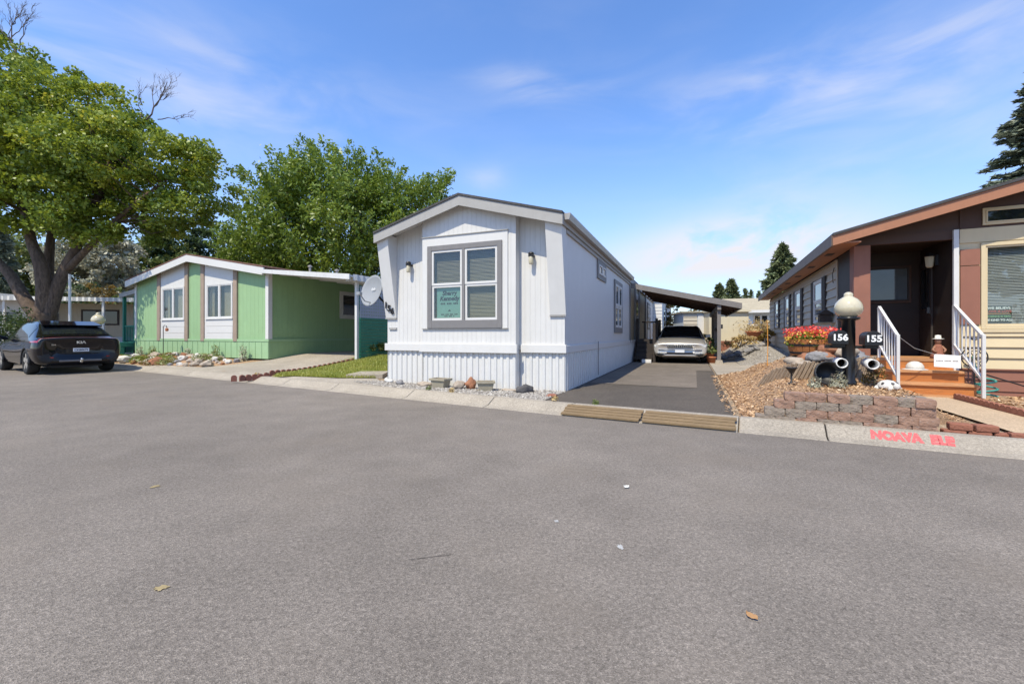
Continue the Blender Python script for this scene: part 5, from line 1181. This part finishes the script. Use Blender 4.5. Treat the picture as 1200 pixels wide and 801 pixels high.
# ---- black crossover, tail towards us; y runs forward
ev = empty('parked_car', (0, 0, 0), 0, 'glossy black crossover parked under the big tree with its tail to the road', 'car')
st = [(.05, [(0, .56), (.2, .56), (.4, .58), (.5, .65), (.5, .75), (.45, .85), (.35, .90), (.2, .92), (0, .92)]),
      (.0, [(0, .38), (.55, .38), (.72, .43), (.80, .58), (.81, .80), (.76, .97), (.62, 1.00), (.3, 1.025), (0, 1.03)]),
      (.09, low(.29, .62, .82, .895, .58, .90, .82) + [(.85, .99), (.72, 1.035), (.4, 1.055), (0, 1.06)]),
      (.32, low(.25, .65, .86, .935, .56, .94, .82) + [(.895, .985), (.76, 1.085), (.45, 1.115), (0, 1.125)]),
      (.80, low(.22, .66, .87, .94, .55, .945, .82) + [(.90, .985), (.69, 1.31), (.45, 1.365), (0, 1.385)]),
      (1.30, low(.20, .66, .87, .93, .55, .93, .82) + [(.895, .975), (.635, 1.45), (.42, 1.505), (0, 1.525)]),
      (2.05, low(.20, .66, .87, .925, .55, .92, .80) + [(.89, .96), (.61, 1.485), (.4, 1.54), (0, 1.555)]),
      (2.75, low(.20, .66, .87, .925, .55, .92, .79) + [(.885, .94), (.61, 1.45), (.4, 1.505), (0, 1.525)]),
      (3.35, low(.20, .66, .87, .93, .55, .925, .78) + [(.88, .92), (.67, 1.20), (.45, 1.26), (0, 1.29)]),
      (3.85, low(.21, .66, .87, .935, .55, .925, .76) + [(.87, .89), (.72, .985), (.45, 1.03), (0, 1.05)]),
      (4.35, low(.23, .62, .80, .88, .52, .86, .70) + [(.80, .82), (.62, .87), (.36, .895), (0, .905)]),
      (4.62, low(.28, .5, .66, .74, .5, .72, .64) + [(.66, .71), (.5, .74), (.3, .76), (0, .765)]),
      (4.68, low(.35, .3, .4, .45, .48, .44, .58) + [(.4, .62), (.3, .64), (.15, .65), (0, .65)])]
L1 = Loft(st); WY = (.92, 3.82)
L1.grid(120, 60, lambda c: abs(c[0]) > .55 and any((c[1] - y) ** 2 + (c[2] - .36) ** 2 < .405 ** 2 for y in WY)).build('body', 'car_black', ev, True)
MB().box(-.55, .55, .3, 4.4, .19, .24).build('underbody', 'car_plastic', ev)
for y in WY:
    for sd_ in (-1, 1):
        wheel(ev, .925 * sd_, y, .36, .24, sd_)
        a = MB(); n = 18; pr = [(y + .40 * math.cos(R(-12 + 204 * i / n)), .36 + .40 * math.sin(R(-12 + 204 * i / n))) for i in range(n + 1)]
        a.tube([(.925 * sd_, p[0], p[1]) for p in pr], .03, 6); a.build('wheel_arch', 'car_plastic', ev, True)
L1.patch(3.15, 4.85, 6.25, 8, .006, 14, 10).build('rear_window', 'dark_glass', ev, True, fixn=False)
L1.patch(4.15, 8.6, 5.22, 5.92, .006, 26, 8).build('side_window', 'dark_glass', ev, True, fixn=False)
L1.patch(7.05, 8.95, 6.2, 8, .006, 14, 10).build('windscreen', 'dark_glass', ev, True, fixn=False)
L1.patch(1.55, 1.75, 4.7, 8, .010, 5, 24).build('tail_light_bar', 'lamp_red', ev, True, fixn=False); L1.patch(1.55, 3.3, 4.45, 4.72, .008, 14, 4).build('tail_light', 'lamp_red', ev, True, fixn=False)
L1.patch(1.35, 1.5, 4.6, 8, .008, 4, 20).build('chrome_strip', 'grey_trim', ev, True, fixn=False)
sp = MB(); sp.hexa([(-.64, .70, 1.385), (.64, .70, 1.385), (.60, 1.25, 1.50), (-.60, 1.25, 1.50)], [(-.66, .66, 1.415), (.66, .66, 1.415), (.60, 1.25, 1.545), (-.60, 1.25, 1.545)]); sp.build('spoiler', 'car_black', ev, bevel=.01)
L1.patch(.55, 1.6, 1.2, 2.9, .008, 8, 10).build('lower_bumper', 'car_plastic', ev, True, fixn=False)
boxp('diffuser', 'carport_grey', ev, -.45, .45, -.012, .08, .36, .41, bevel=.01)
pl = boxp('number_plate', 'plate_white', ev, -.17, .17, -.022, -.005, .64, .74, bevel=.004)
text('lettering', 'CKB0675', .075, 'text_black', pl, (0, -.0235, .688), bold=.002, extrude=.001)
text('badge', 'KI\u039b', .10, 'chrome', ev, (.0, .0 - .018, .905), bold=.004, extrude=.004, sx=1.25)
text('model_badge', 'EV6', .055, 'chrome', ev, (-.56, -.012, .84), extrude=.003)
hb = MB(); hb.tube([(0, .1, .36), (0, -.06, .35)], .03, 8); hb.lathe([(.02, 0), (.02, .05), (.035, .07), (.035, .1), (.004, .12)], 10, (0, -.07, .34)); hb.build('tow_ball', 'chrome', ev, True)
for s_ in (-1, 1):
    mm = MB(); mm.hexa([(.88 * s_, 3.02, .98), (1.06 * s_, 3.0, .99), (1.06 * s_, 3.12, .99), (.88 * s_, 3.14, .98)], [(.90 * s_, 3.02, 1.06), (1.08 * s_, 3.0, 1.12), (1.08 * s_, 3.12, 1.12), (.90 * s_, 3.14, 1.06)]); mm.build('mirror', 'car_black', ev, bevel=.015)
    boxp('reflector', 'lamp_red', ev, .66 * s_ - .1, .66 * s_ + .1, .0, .03, .47, .50)
    L1.patch(9.8, 11.2, 4.2, 5.6, .006, 6, 5, (s_,)).build('headlight', 'headlamp', ev, True, fixn=False)
# heading along the kerb; rear left corner placed at (-12.95, 11.75)
hd = math.atan2(DL[0] * -1, DL[1]); c0 = Vector((-12.55, 12.55)); ev.location = (c0.x, c0.y, .004); ev.rotation_euler = (0, 0, hd)
# ---- silver-white sedan, nose towards us; y runs back
sdn = empty('parked_sedan', (*WF.w(1.78, 9.0), .09), WF.a, 'older pale sedan parked nose-out under the carport', 'car')
def ring(zb, w, zw, belt, zbelt, e, ze, m_, zm, zt): return [(0, zb), (w * .72, zb), (w * .93, zb + .08), (w, zw), (w, zw + .16), (belt, zbelt), (e, ze), (m_, zm), (0, zt)]
st2 = [(.06, [(0, .40), (.2, .40), (.4, .42), (.5, .47), (.5, .55), (.45, .60), (.35, .62), (.2, .63), (0, .63)]),
       (.0, [(0, .30), (.55, .30), (.72, .34), (.80, .44), (.80, .56), (.76, .65), (.64, .69), (.35, .70), (0, .705)]),
       (.10, ring(.24, .90, .46, .86, .69, .74, .745, .42, .765, .775)),
       (.55, ring(.20, .94, .48, .89, .74, .76, .83, .45, .86, .875)),
       (1.15, ring(.18, .945, .5, .90, .80, .78, .90, .46, .935, .95)),
       (1.55, ring(.18, .945, .5, .90, .84, .77, 1.0, .46, 1.045, 1.06)),
       (2.1, ring(.18, .945, .5, .90, .86, .68, 1.30, .44, 1.345, 1.36)),
       (2.6, ring(.18, .945, .5, .90, .87, .65, 1.37, .43, 1.41, 1.425)),
       (3.3, ring(.18, .945, .5, .90, .88, .65, 1.36, .43, 1.40, 1.415)),
       (3.9, ring(.18, .945, .5, .90, .88, .70, 1.14, .45, 1.18, 1.195)),
       (4.3, ring(.2, .94, .5, .89, .86, .77, .97, .46, .99, 1.0)),
       (4.95, ring(.22, .92, .5, .86, .82, .74, .93, .45, .95, .955)),
       (5.15, ring(.3, .8, .48, .74, .74, .62, .83, .38, .85, .855)),
       (5.2, ring(.4, .5, .5, .45, .62, .4, .66, .25, .68, .68))]
L2 = Loft(st2); WY2 = (.98, 3.8)
L2.grid(110, 56, lambda c: abs(c[0]) > .55 and any((c[1] - y) ** 2 + (c[2] - .32) ** 2 < .36 ** 2 for y in WY2)).build('body', 'car_silver', sdn, True)
boxp('underbody', 'car_plastic', sdn, -.6, .6, .4, 4.8, .16, .22)
for y in WY2:
    for s_ in (-1, 1): wheel(sdn, .92 * s_, y, .32, .2, s_)
L2.patch(4.35, 6.15, 6.2, 8, .006, 14, 10).build('windscreen', 'dark_glass', sdn, True, fixn=False); L2.patch(5.2, 9.3, 5.2, 5.9, .006, 26, 8).build('side_window', 'dark_glass', sdn, True, fixn=False); L2.patch(8.2, 9.7, 6.2, 8, .006, 12, 10).build('rear_window', 'dark_glass', sdn, True, fixn=False)
for s_ in (-1, 1):
    L2.patch(1.15, 2.25, 4.15, 4.95, .008, 10, 5, (s_,)).build('headlight', 'headlamp', sdn, True, fixn=False); boxp('fog_lamp', 'headlamp', sdn, .56 * s_ - .12, .56 * s_ + .12, -.006, .05, .36, .42, bevel=.01)
    mm = MB(); mm.hexa([(.90 * s_, 1.75, .93), (1.08 * s_, 1.72, .95), (1.08 * s_, 1.82, .95), (.90 * s_, 1.86, .93)], [(.90 * s_, 1.75, 1.04), (1.08 * s_, 1.72, 1.07), (1.08 * s_, 1.82, 1.07), (.90 * s_, 1.86, 1.04)]); mm.build('mirror', 'car_silver', sdn, bevel=.015)
gr = boxp('grille', 'car_plastic', sdn, -.42, .42, -.018, .03, .565, .665, bevel=.01)
for i in range(13): boxp('grille_bar', 'chrome', gr, -.40 + i * .064, -.385 + i * .064, -.024, -.0181, .575, .655)
boxp('grille_frame', 'chrome', gr, -.44, .44, -.022, .02, .667, .685)
boxp('bumper_strip', 'chrome', sdn, -.74, .74, -.03, .03, .50, .525, bevel=.006); boxp('air_intake', 'car_plastic', sdn, -.5, .5, -.004, .05, .33, .40)
pl = boxp('number_plate', 'plate_white', sdn, -.16, .16, -.045, -.031, .40, .495)
L2.patch(.7, 1.5, 1.0, 2.3, .006, 6, 8).build('lower_bumper', 'car_plastic', sdn, True, fixn=False)
# ================================================================ background homes, trees and shrubs
def pp(x, y, d): return ((x - 600) * d / 505, d, CAM_H + (392.5 - y) * d / 505)
b1 = WF.w(3.9, 21.5)
fh = empty('far_white_home', (9.05, 26, .1), WF.a, 'white lap-sided home seen behind the carport', 'mobile home')
boxp('wall', 'white_paint', fh, -4.2, 0, 0, 12, 0, 3.35)
for k in range(16): MB().prism([(.0, .1 + k * .2), (-.025, .1 + k * .2), (-.004, .297 + k * .2), (.0, .297 + k * .2)], 'x', -4.2, .01).build('lap_board', 'white_paint', fh)
corrug(Tpx(0), .0, 12, 0.0, 3.3, .3, .03).build('ribbed_side', 'pale_blue', fh, fixn=False)
MB().prism([(-4.5, 3.36), (.3, 3.36), (.3, 3.5), (-2.1, 3.95), (-4.5, 3.5)], 'y', -.3, 12.2).build('roof', 'grey_fascia', fh)
boxp('window', 'dark_glass', fh, .031, .04, 1.5, 2.4, 1.6, 2.6)
gw = empty('grey_shed', (*pp(817, 395, 25)[:2], .8), R(-10), 'grey lap-sided outbuilding behind the pale sedan', 'shed')
boxp('wall', 'pale_blue', gw, -.75, .68, .02, 3, -.6, 1.62); 
for k in range(8): MB().prism([(.02, -.1 + k * .21), (-.03, -.1 + k * .21), (-.002, .107 + k * .21), (.02, .107 + k * .21)], 'x', -.76, .0).build('lap_board', 'sage_siding', gw)
boxp('door', 'white_paint', gw, .04, .62, -.03, .019, -.1, 1.5, bevel=.01); boxp('roof', 'tan_roof', gw, -.9, .7, -.15, 3.2, 1.621, 1.70)
shd = empty('cream_shed', (*pp(830, 395, 24)[:2], .85), R(-8), 'cream garden shed beyond the carport post', 'shed')
boxp('wall', 'shed_cream', shd, .03, 2.1, 0, 2.4, -.6, 1.55); MB().prism([(-.05, 1.551), (2.2, 1.551), (2.2, 1.62), (1.07, 1.80), (-.05, 1.62)], 'y', -.15, 2.5).build('roof', 'shed_cream', shd)
for x in (.03, 1.05, 2.07): boxp('batten', 'shed_cream', shd, x, x + .03, -.012, -.001, -.4, 1.54)
boxp('base', 'brick_red', shd, .0, 2.13, -.02, -.001, -.65, -.05)
rh = empty('pale_house', (*pp(876, 385, 33)[:2], 1.0), R(-20), 'pale house with tan roof and sliding window beyond the cream shed', 'house')
boxp('wall', 'pale_blue', rh, -1.0, 9, 0, 7, -.6, 1.95); MB().prism([(-.6, 1.951), (7.6, 1.951), (3.5, 3.2)], 'x', -1.4, 9.4).build('roof', 'tan_roof', rh)
boxp('fascia', 'white_paint', rh, -1.4, 9.4, -.65, -.61, 1.80, 2.0); window(rh, Tf(0), .45, 1.35, .95, 1.62, .05, 'white_paint', 'white_paint', 2, 1, 'dark_glass', .03)
boxp('carport_roof', 'brick_red', rh, -4.2, -1.0, -1.0, 4, 1.55, 1.65)
# rocks of the terrace edge, pots
rs_ = random.Random(77)
for i in range(16):
    x, y, _ = pp(845 + i * 2.6 + rs_.uniform(-2, 2), 405, 17.6 + rs_.uniform(-.5, .5)); s = rs_.uniform(.14, .28)
    tag(rock('terrace_rock', rs_.choice(('rock_dark', 'rock_grey', 'rock_grey')), (x, y, Hn(x, y) + .03 + rs_.uniform(.0, .14)), (s * 1.5, s, s * .62), i + 170, rough=.42, rz=rs_.uniform(0, 6)), 'dark flat rock stacked along the terrace beyond the carport', 'rock', 'rocks edging the far terrace')
def pot(px, d, r, h, mat, label, plant=None, seed=0):
    x, y, _ = pp(px, 0, d); z = Hn(x, y); o = empty('flower_pot', (x, y, z), 0, label, 'pot')
    MB().lathe([(r * .7, 0), (r * .95, h * .85), (r * 1.05, h * .86), (r * 1.05, h), (r * .9, h), (r * .85, h * .8), (.004, h * .78)], 18).build('pot', mat, o, True)
    if plant:
        rs = np.random.RandomState(seed); n = 500; P = rs.normal(size=(n, 3)) * np.array([r * .9, r * .9, h * .55]); P[:, 2] = np.abs(P[:, 2]) + h
        link('foliage', leaves_mesh('foliage', plant, P, .14, seed, .35, .2), o)
pot(829, 16.6, .24, .38, 'terracotta', 'terracotta pot with green plant beside the carport posts', 'leaf_mid', 1); pot(833.5, 15.9, .17, .26, 'terracotta', 'small empty terracotta pot beside the carport posts')
pot(885, 23, .45, .5, 'terracotta', 'wide orange pot on the terrace beyond the carport', 'dry_grass', 3); pot(884, 24, .3, .8, 'pvc', 'pale tall pot on the terrace near the pale house')
def shrub(px, d, w, h, mat, n, seed, label, leaf=.12, cat='shrub', name='shrub', dz=0, group=None):
    x, y, _ = pp(px, 0, d); z = Hn(x, y) + dz; o = empty(name, (x, y, z), 0, label, cat, group)
    P, rn, C = clump_points([(0, 0, h * .52, w / 2, w / 2, h * .5)], max(12, n // 60), 60, w * .16, seed, .5)
    P = P[P[:, 2] > .02]; rn = rn[:len(P)]; link('crown', leaves_mesh('crown', mat, P, leaf, seed, .5, .4, rnd=rn), o)
    m_ = MB()
    for k in range(7): branch(m_, (random.uniform(-.1, .1), random.uniform(-.1, .1), -.05), C[k * 3 % len(C)], .03, .008, seed + k, 4)
    m_.build('trunk', 'bark_grey', o); return o
shrub(799, 29, 2.6, 3.6, 'leaf_autumn', 2600, 1, 'yellow-green bush between the far white home and the grey outbuilding', .16)
shrub(789, 30, 1.2, 3.4, 'leaf_dark', 1200, 2, 'narrow dark bush at the corner of the far white home', .14)
shrub(828, 18.6, .9, 1.1, 'leaf_mid', 700, 4, 'leafy green plant right of the pale sedan', .13)
shrub(893, 24, 2.2, 1.0, 'dry_grass', 1500, 5, 'straw-coloured dry bush near the far end of the sage wall', .14); shrub(865, 21, 1.6, .6, 'dry_grass', 900, 6, 'low straw-coloured weeds before the cream shed', .12); shrub(899, 19, .9, .9, 'leaf_autumn', 600, 7, 'small yellowish shrub against the sage wall', .1)
shrub(442, 13.2, .6, .42, 'succulent', 420, 8, 'yellow-green clump of leaves at the foot of the teal slatted fence', .16, 'plant', 'garden_plant')
shrub(8, 16.5, 2.4, 1.9, 'leaf_dark', 2200, 9, 'dark green shrub behind the black car', .12); shrub(-25, 17, 3.2, 2.3, 'leaf_dark', 2200, 10, 'larger dark shrub left of the big tree', .12)
wr = random.Random(3)
for i in range(12):
    x, y = cp(wr.uniform(.3, 4.5), wr.uniform(.40, .5)); 
# ---- trees
def tree(name, label, base, ells, ncl, nl, rc, leaf, mat, seed, limbs, bark='bark', shell=.55, spike=0, trunk=None, cat='tree', aspect=.62, nbranch=60, group=None, up=.5, sc=1.):
    o = empty(name, base, 0, label, cat, group); B = np.array(base)
    P, rn, C = clump_points(ells, ncl, nl, rc, seed, shell)
    if spike:
        rs = np.random.RandomState(seed + 1); E = np.array(ells); cen = E[:, :3].mean(0); idx = np.repeat(np.arange(len(C)), nl)
        d = C - cen; d[:, 2] = np.abs(d[:, 2]) + 1.5; d /= np.linalg.norm(d, axis=1)[:, None]; d += rs.normal(size=d.shape) * .18
        t = rs.uniform(-1, 1, len(idx)); P = C[idx] + d[idx] * (t * spike)[:, None] + rs.normal(size=(len(idx), 3)) * (rc * .30 * (1.15 - .75 * np.maximum(t, 0)))[:, None]
    link('crown', leaves_mesh('crown', mat, P - B, leaf, seed, aspect, up, rnd=rn), o)
    m_ = MB(); tips = []
    for path, r0, r1 in limbs:
        pts = [Vector(p) - Vector(base) for p in path]; n = len(pts); fine = []
        for i in range((n - 1) * 4 + 1): fine.append(Vector(cr(np.array(pts), i / 4)))
        k = len(fine); m_.tube(fine, [r0 + (r1 - r0) * i / (k - 1) for i in range(k)], 10); tips.append((fine, r1, r0))
    rs = random.Random(seed); pick = [C[i] - B for i in rs.sample(range(len(C)), min(nbranch, len(C)))]
    for i, c in enumerate(pick):
        best = None
        for f, r1, r0 in tips:
            for j in range(len(f) // 2, len(f)):
                dd = (Vector(c) - f[j]).length + (0 if f[j].z < c[2] else 2)
                if best is None or dd < best[0]: best = (dd, f[j], r1)
        branch(m_, best[1], c, min(best[2] * .55, .09), .012, i, 5, .04, .2, 5)
    m_.build('trunk', bark, o, True); return o, C
# big maple
D = 17.5; k = D / 505
def el(px, py, rx, rz_, d, ry): x, y, z = pp(px, py, d); return (x, y, z, rx * d / 505, ry, rz_ * d / 505)
base = (*pp(48, 0, D)[:2], .40)
q = lambda x, y, dd=0: pp(x, y, D + dd)
limbs = [([base, q(50, 385), q(52, 366)], .48, .42),
         ([q(50, 378), q(30, 352, .1), q(12, 322, .2), q(-8, 300, .2), q(-40, 250)], .27, .10),
         ([q(52, 370), q(52, 335, -.2), q(46, 305, -.3), q(36, 280, -.2), q(25, 220)], .30, .12),
         ([q(54, 360), q(56, 330, .3), q(58, 295, .5), q(62, 262, .6), q(75, 190, .5)], .22, .09),
         ([q(56, 372), q(66, 340), q(78, 312), q(90, 290), q(100, 260), q(130, 205)], .26, .10),
         ([q(80, 315), q(100, 294, -.2), q(118, 276, -.4), q(150, 245, -.6), q(190, 215, -.8)], .14, .05)]
ells = [el(50, 165, 118, 84, D, 3.6), el(150, 195, 82, 62, D, 3.2), el(-50, 130, 120, 105, D, 3.6), el(222, 196, 44, 36, D - .5, 1.5), el(215, 236, 48, 32, D - .3, 1.5), el(35, 232, 115, 38, D, 3.2), el(105, 142, 52, 40, D, 2.0), el(258, 212, 22, 18, D - .5, .8), el(150, 258, 62, 30, D - .2, 1.8), el(60, 258, 70, 22, D - 1.2, 1.4)]
mp, C = tree('maple_tree', 'huge spreading maple with thick forked trunk behind the black car', base, ells, 760, 185, .55, .14, 'leaf_maple', 5, limbs, 'bark', .45, nbranch=110)
tw = None
def twig(a, b, r, seed, dep):
    pts = branch(tw, a, b, r, r * .35, seed, 5, 0, .25, 5); rr = random.Random(seed)
    if dep:
        for i in range(5):
            p = pts[rr.randint(2, 5)]; d = (Vector(b) - Vector(a)); L_ = d.length * rr.uniform(.35, .6); v = (d.normalized() + Vector((rr.uniform(-1, 1), rr.uniform(-.6, .6), rr.uniform(-.5, .8))) * .8).normalized(); twig(p, p + v * L_, r * .5, seed * 7 + i, dep - 1)
bb = Vector(base)
for lst in (((172, 140, 196, 96, .035, 3, 3),), ((165, 138, 163, 108, .02, 5, 2),), ((185, 140, 212, 138, .022, 8, 2),), ((20, 70, 14, 22, .035, 13, 3),), ((22, 60, 30, 25, .025, 17, 2),)):
    tw = MB()
    for xa, ya, xb, yb, r_, s_, d_ in lst: twig(Vector(q(xa, ya)) - bb, Vector(q(xb, yb)) - bb, r_, s_, d_)
    tag(tw.build('dead_branch', 'dead_twig', mp), kind='stuff')
# bright green tree behind the homes
D2 = 27; base = (*pp(415, 0, D2)[:2], .3)
limbs = [([base, pp(415, 370, D2), pp(413, 345, D2)], .40, .32), ([pp(413, 350, D2), pp(390, 310, D2), pp(360, 270, D2), pp(330, 235, D2)], .24, .06), ([pp(414, 350, D2), pp(420, 300, D2), pp(410, 250, D2), pp(405, 200, D2)], .26, .06), ([pp(415, 355, D2), pp(440, 310, D2), pp(465, 270, D2), pp(500, 230, D2)], .22, .06)]
ells = [el(402, 268, 112, 78, D2, 4.6), el(325, 285, 55, 52, D2, 3), el(470, 255, 52, 48, D2, 3), el(390, 222, 80, 40, D2, 3.4), el(440, 315, 75, 45, D2, 3.4), el(495, 226, 30, 26, D2, 1.8), el(345, 225, 45, 32, D2, 2.2), el(290, 300, 25, 28, D2, 1.5)]
tree('broadleaf_tree', 'bright green upright-branched tree rising behind the white and green homes', base, ells, 660, 125, .72, .235, 'leaf_green', 21, limbs, 'bark_grey', .5, spike=.85, nbranch=90, aspect=.42, up=.25)
def simple_tree(px, d, top, w, mat, seed, label, ncl=130, nl=80, leaf=.26, bot=None, name='broadleaf_tree', rc=.8, group=None):
    x, y, zt = pp(px, top, d); zb = Hn(x, y); base = (x, y, zb); hgt = zt - zb; ww = w * d / 505 / 2
    cz = zb + hgt * .60; ells = [(x, y, cz, ww, ww * .8, hgt * .40), (x - ww * .4, y, cz - hgt * .1, ww * .6, ww * .6, hgt * .28), (x + ww * .4, y, cz + hgt * .02, ww * .6, ww * .6, hgt * .28)]
    limbs = [([base, (x, y, zb + hgt * .3), (x + .2, y, zb + hgt * .75)], .22, .05), ([(x, y, zb + hgt * .25), (x - ww * .3, y, zb + hgt * .45), (x - ww * .6, y, zb + hgt * .6)], .14, .04), ([(x, y, zb + hgt * .28), (x + ww * .3, y, zb + hgt * .45), (x + ww * .6, y, zb + hgt * .62)], .14, .04)]
    return tree(name, label, base, ells, ncl, nl, rc, leaf, mat, seed, limbs, 'bark_grey', nbranch=30, group=group)
simple_tree(112, 36, 268, 105, 'leaf_olive', 31, 'pale silvery olive tree beyond the beige home', 170, 100, .30)
simple_tree(172, 42, 262, 110, 'leaf_mid', 32, 'mid green tree between the silvery tree and the green home gable', 150, 90, .34, rc=1.0)
simple_tree(228, 46, 258, 100, 'leaf_dark', 33, 'darker green tree behind the gable of the green home', 150, 90, .36, rc=1.0)
simple_tree(292, 44, 282, 90, 'leaf_mid', 34, 'loose green tree behind the brown shingle roof', 130, 90, .34, rc=1.0)
simple_tree(30, 40, 268, 110, 'leaf_mid', 35, 'mid green tree seen between the forked trunk limbs', 150, 90, .34, rc=1.0); simple_tree(-60, 38, 250, 120, 'leaf_dark', 36, 'dark green tree beyond the small white mobile home', 150, 80, .34, rc=1.0)
shrub(98, 31.5, 3.0, 4.6, 'leaf_dark', 2600, 41, 'dark hedge bush above the scalloped white awning', .2); shrub(122, 32, 2.8, 4.4, 'leaf_autumn', 2400, 42, 'reddish brown bush above the scalloped white awning', .2); shrub(143, 31, 2.6, 4.3, 'leaf_mid', 2200, 43, 'olive green bush beside the gable of the green home', .2)
# tree across the road behind the camera (seen mirrored in panes)
simple_tree2 = [(-13, -7, 8.0, 4.0, 'leaf_green', 51, 'green tree on the opposite side of the road', 1), (9, -16, 9.0, 4.5, 'leaf_mid', 52, 'rounded tree on the opposite side of the road, near the pale house', 2)]
for x, y, h, w, mt, sd_, lb, _ in simple_tree2:
    ells = [(x, y, h * .62, w / 2, w / 2, h * .36)]
    tree('broadleaf_tree', lb, (x, y, 0), ells, 110, 70, .7, .3, mt, sd_, [([(x, y, 0), (x, y, h * .3), (x + .2, y, h * .8)], .2, .05)], 'bark_grey', nbranch=20)
# conifers
def conifer(px, d, top, w, mat, seed, label, nb=240, per=46, leaf=.28, base_z=None, name='conifer_tree', droop=.25, group=None, start=.08):
    x, y, zt = pp(px, top, d); zb = Hn(x, y); hgt = zt - zb; R0 = w * d / 505 / 2; rs = np.random.RandomState(seed)
    o = empty(name, (x, y, zb), 0, label, 'conifer', group); MB().tube([(0, 0, -.1), (.03, 0, hgt * .5), (0, 0, hgt)], [.018 * hgt, .011 * hgt, .01], 8).build('trunk', 'bark_grey', o, True)
    P = []; rn = []; bm_ = MB(); A = []
    for i in range(nb):
        t = start + (1 - start) * (i + rs.uniform()) / nb; z = hgt * t; L_ = R0 * (1 - t) ** .85 * rs.uniform(.62, 1.12) + .12; a = rs.uniform(0, 6.283); ca, sa = math.cos(a), math.sin(a); tint = rs.uniform()
        if i % 3 == 0: bm_.tube([(0, 0, z), (ca * L_ * .5, sa * L_ * .5, z - droop * L_ * .28), (ca * L_ * .95, sa * L_ * .95, z - droop * L_ * .25)], [.02 + .012 * L_, .02, .006], 4)
        m_ = int(per * (.35 + L_ / R0)); f = rs.uniform(.12, 1, m_) ** .7; side = rs.uniform(-1, 1, m_) * L_ * .24 * (1.1 - f * .8)
        zz = z - droop * L_ * np.sin(f * 1.9) * .45 + rs.uniform(-.10, .06, m_) * (.4 + L_ * .25) - np.abs(side) * .25
        P.append(np.c_[ca * f * L_ - sa * side, sa * f * L_ + ca * side, zz]); rn.append(.5 * tint + .5 * rs.uniform(0, 1, m_)); A.append(np.c_[ca * np.ones(m_) - sa * side * 1.2, sa * np.ones(m_) + ca * side * 1.2, -.2 + 0 * side])
    P = np.concatenate(P); rn = np.concatenate(rn); A = np.concatenate(A); n = len(P)
    A += rs.normal(size=A.shape) * .35; A /= np.linalg.norm(A, axis=1)[:, None]; up_ = rs.normal(size=(n, 3)) * .5 + np.array([0, 0, 1]); b = np.cross(A, up_); b /= np.linalg.norm(b, axis=1)[:, None]
    s = leaf * rs.uniform(.6, 1.4, n)[:, None]; V = np.empty((n, 4, 3)); V[:, 0] = P - A * s * .5; V[:, 1] = P + b * s * .16; V[:, 2] = P + A * s * .5; V[:, 3] = P - b * s * .16 - np.array([0, 0, 1]) * s * .05
    link('crown', quads('crown', mat, V, rn), o); bm_.build('branch', 'bark_grey', o); return o
conifer(1228, 26, 50, 240, 'leaf_spruce', 61, 'tall blue-green spruce rising behind the brown home roof', 520, 220, .42, droop=.5)
conifer(917, 44, 286, 92, 'leaf_fir', 62, 'bushy dark fir behind the eave of the brown home', 330, 130, .6)
conifer(843, 70, 333, 42, 'leaf_fir', 63, 'shorter dark fir above the carport roof end', 220, 90, .9); conifer(857, 66, 328, 40, 'leaf_fir', 64, 'taller dark fir above the carport roof end', 220, 90, .9)
for i, (x, d, t, w) in enumerate(((873, 90, 338, 16), (880, 95, 339, 15), (889, 100, 341, 16))): conifer(x, d, t, w, 'leaf_fir', 65 + i, 'small far conifer on the skyline between the firs', 90, 30, .9, group='far skyline conifers')
conifer(4, 27, 268, 52, 'leaf_spruce', 71, 'blue-grey spruce behind the small white mobile home', 220, 70, .42, droop=.4)
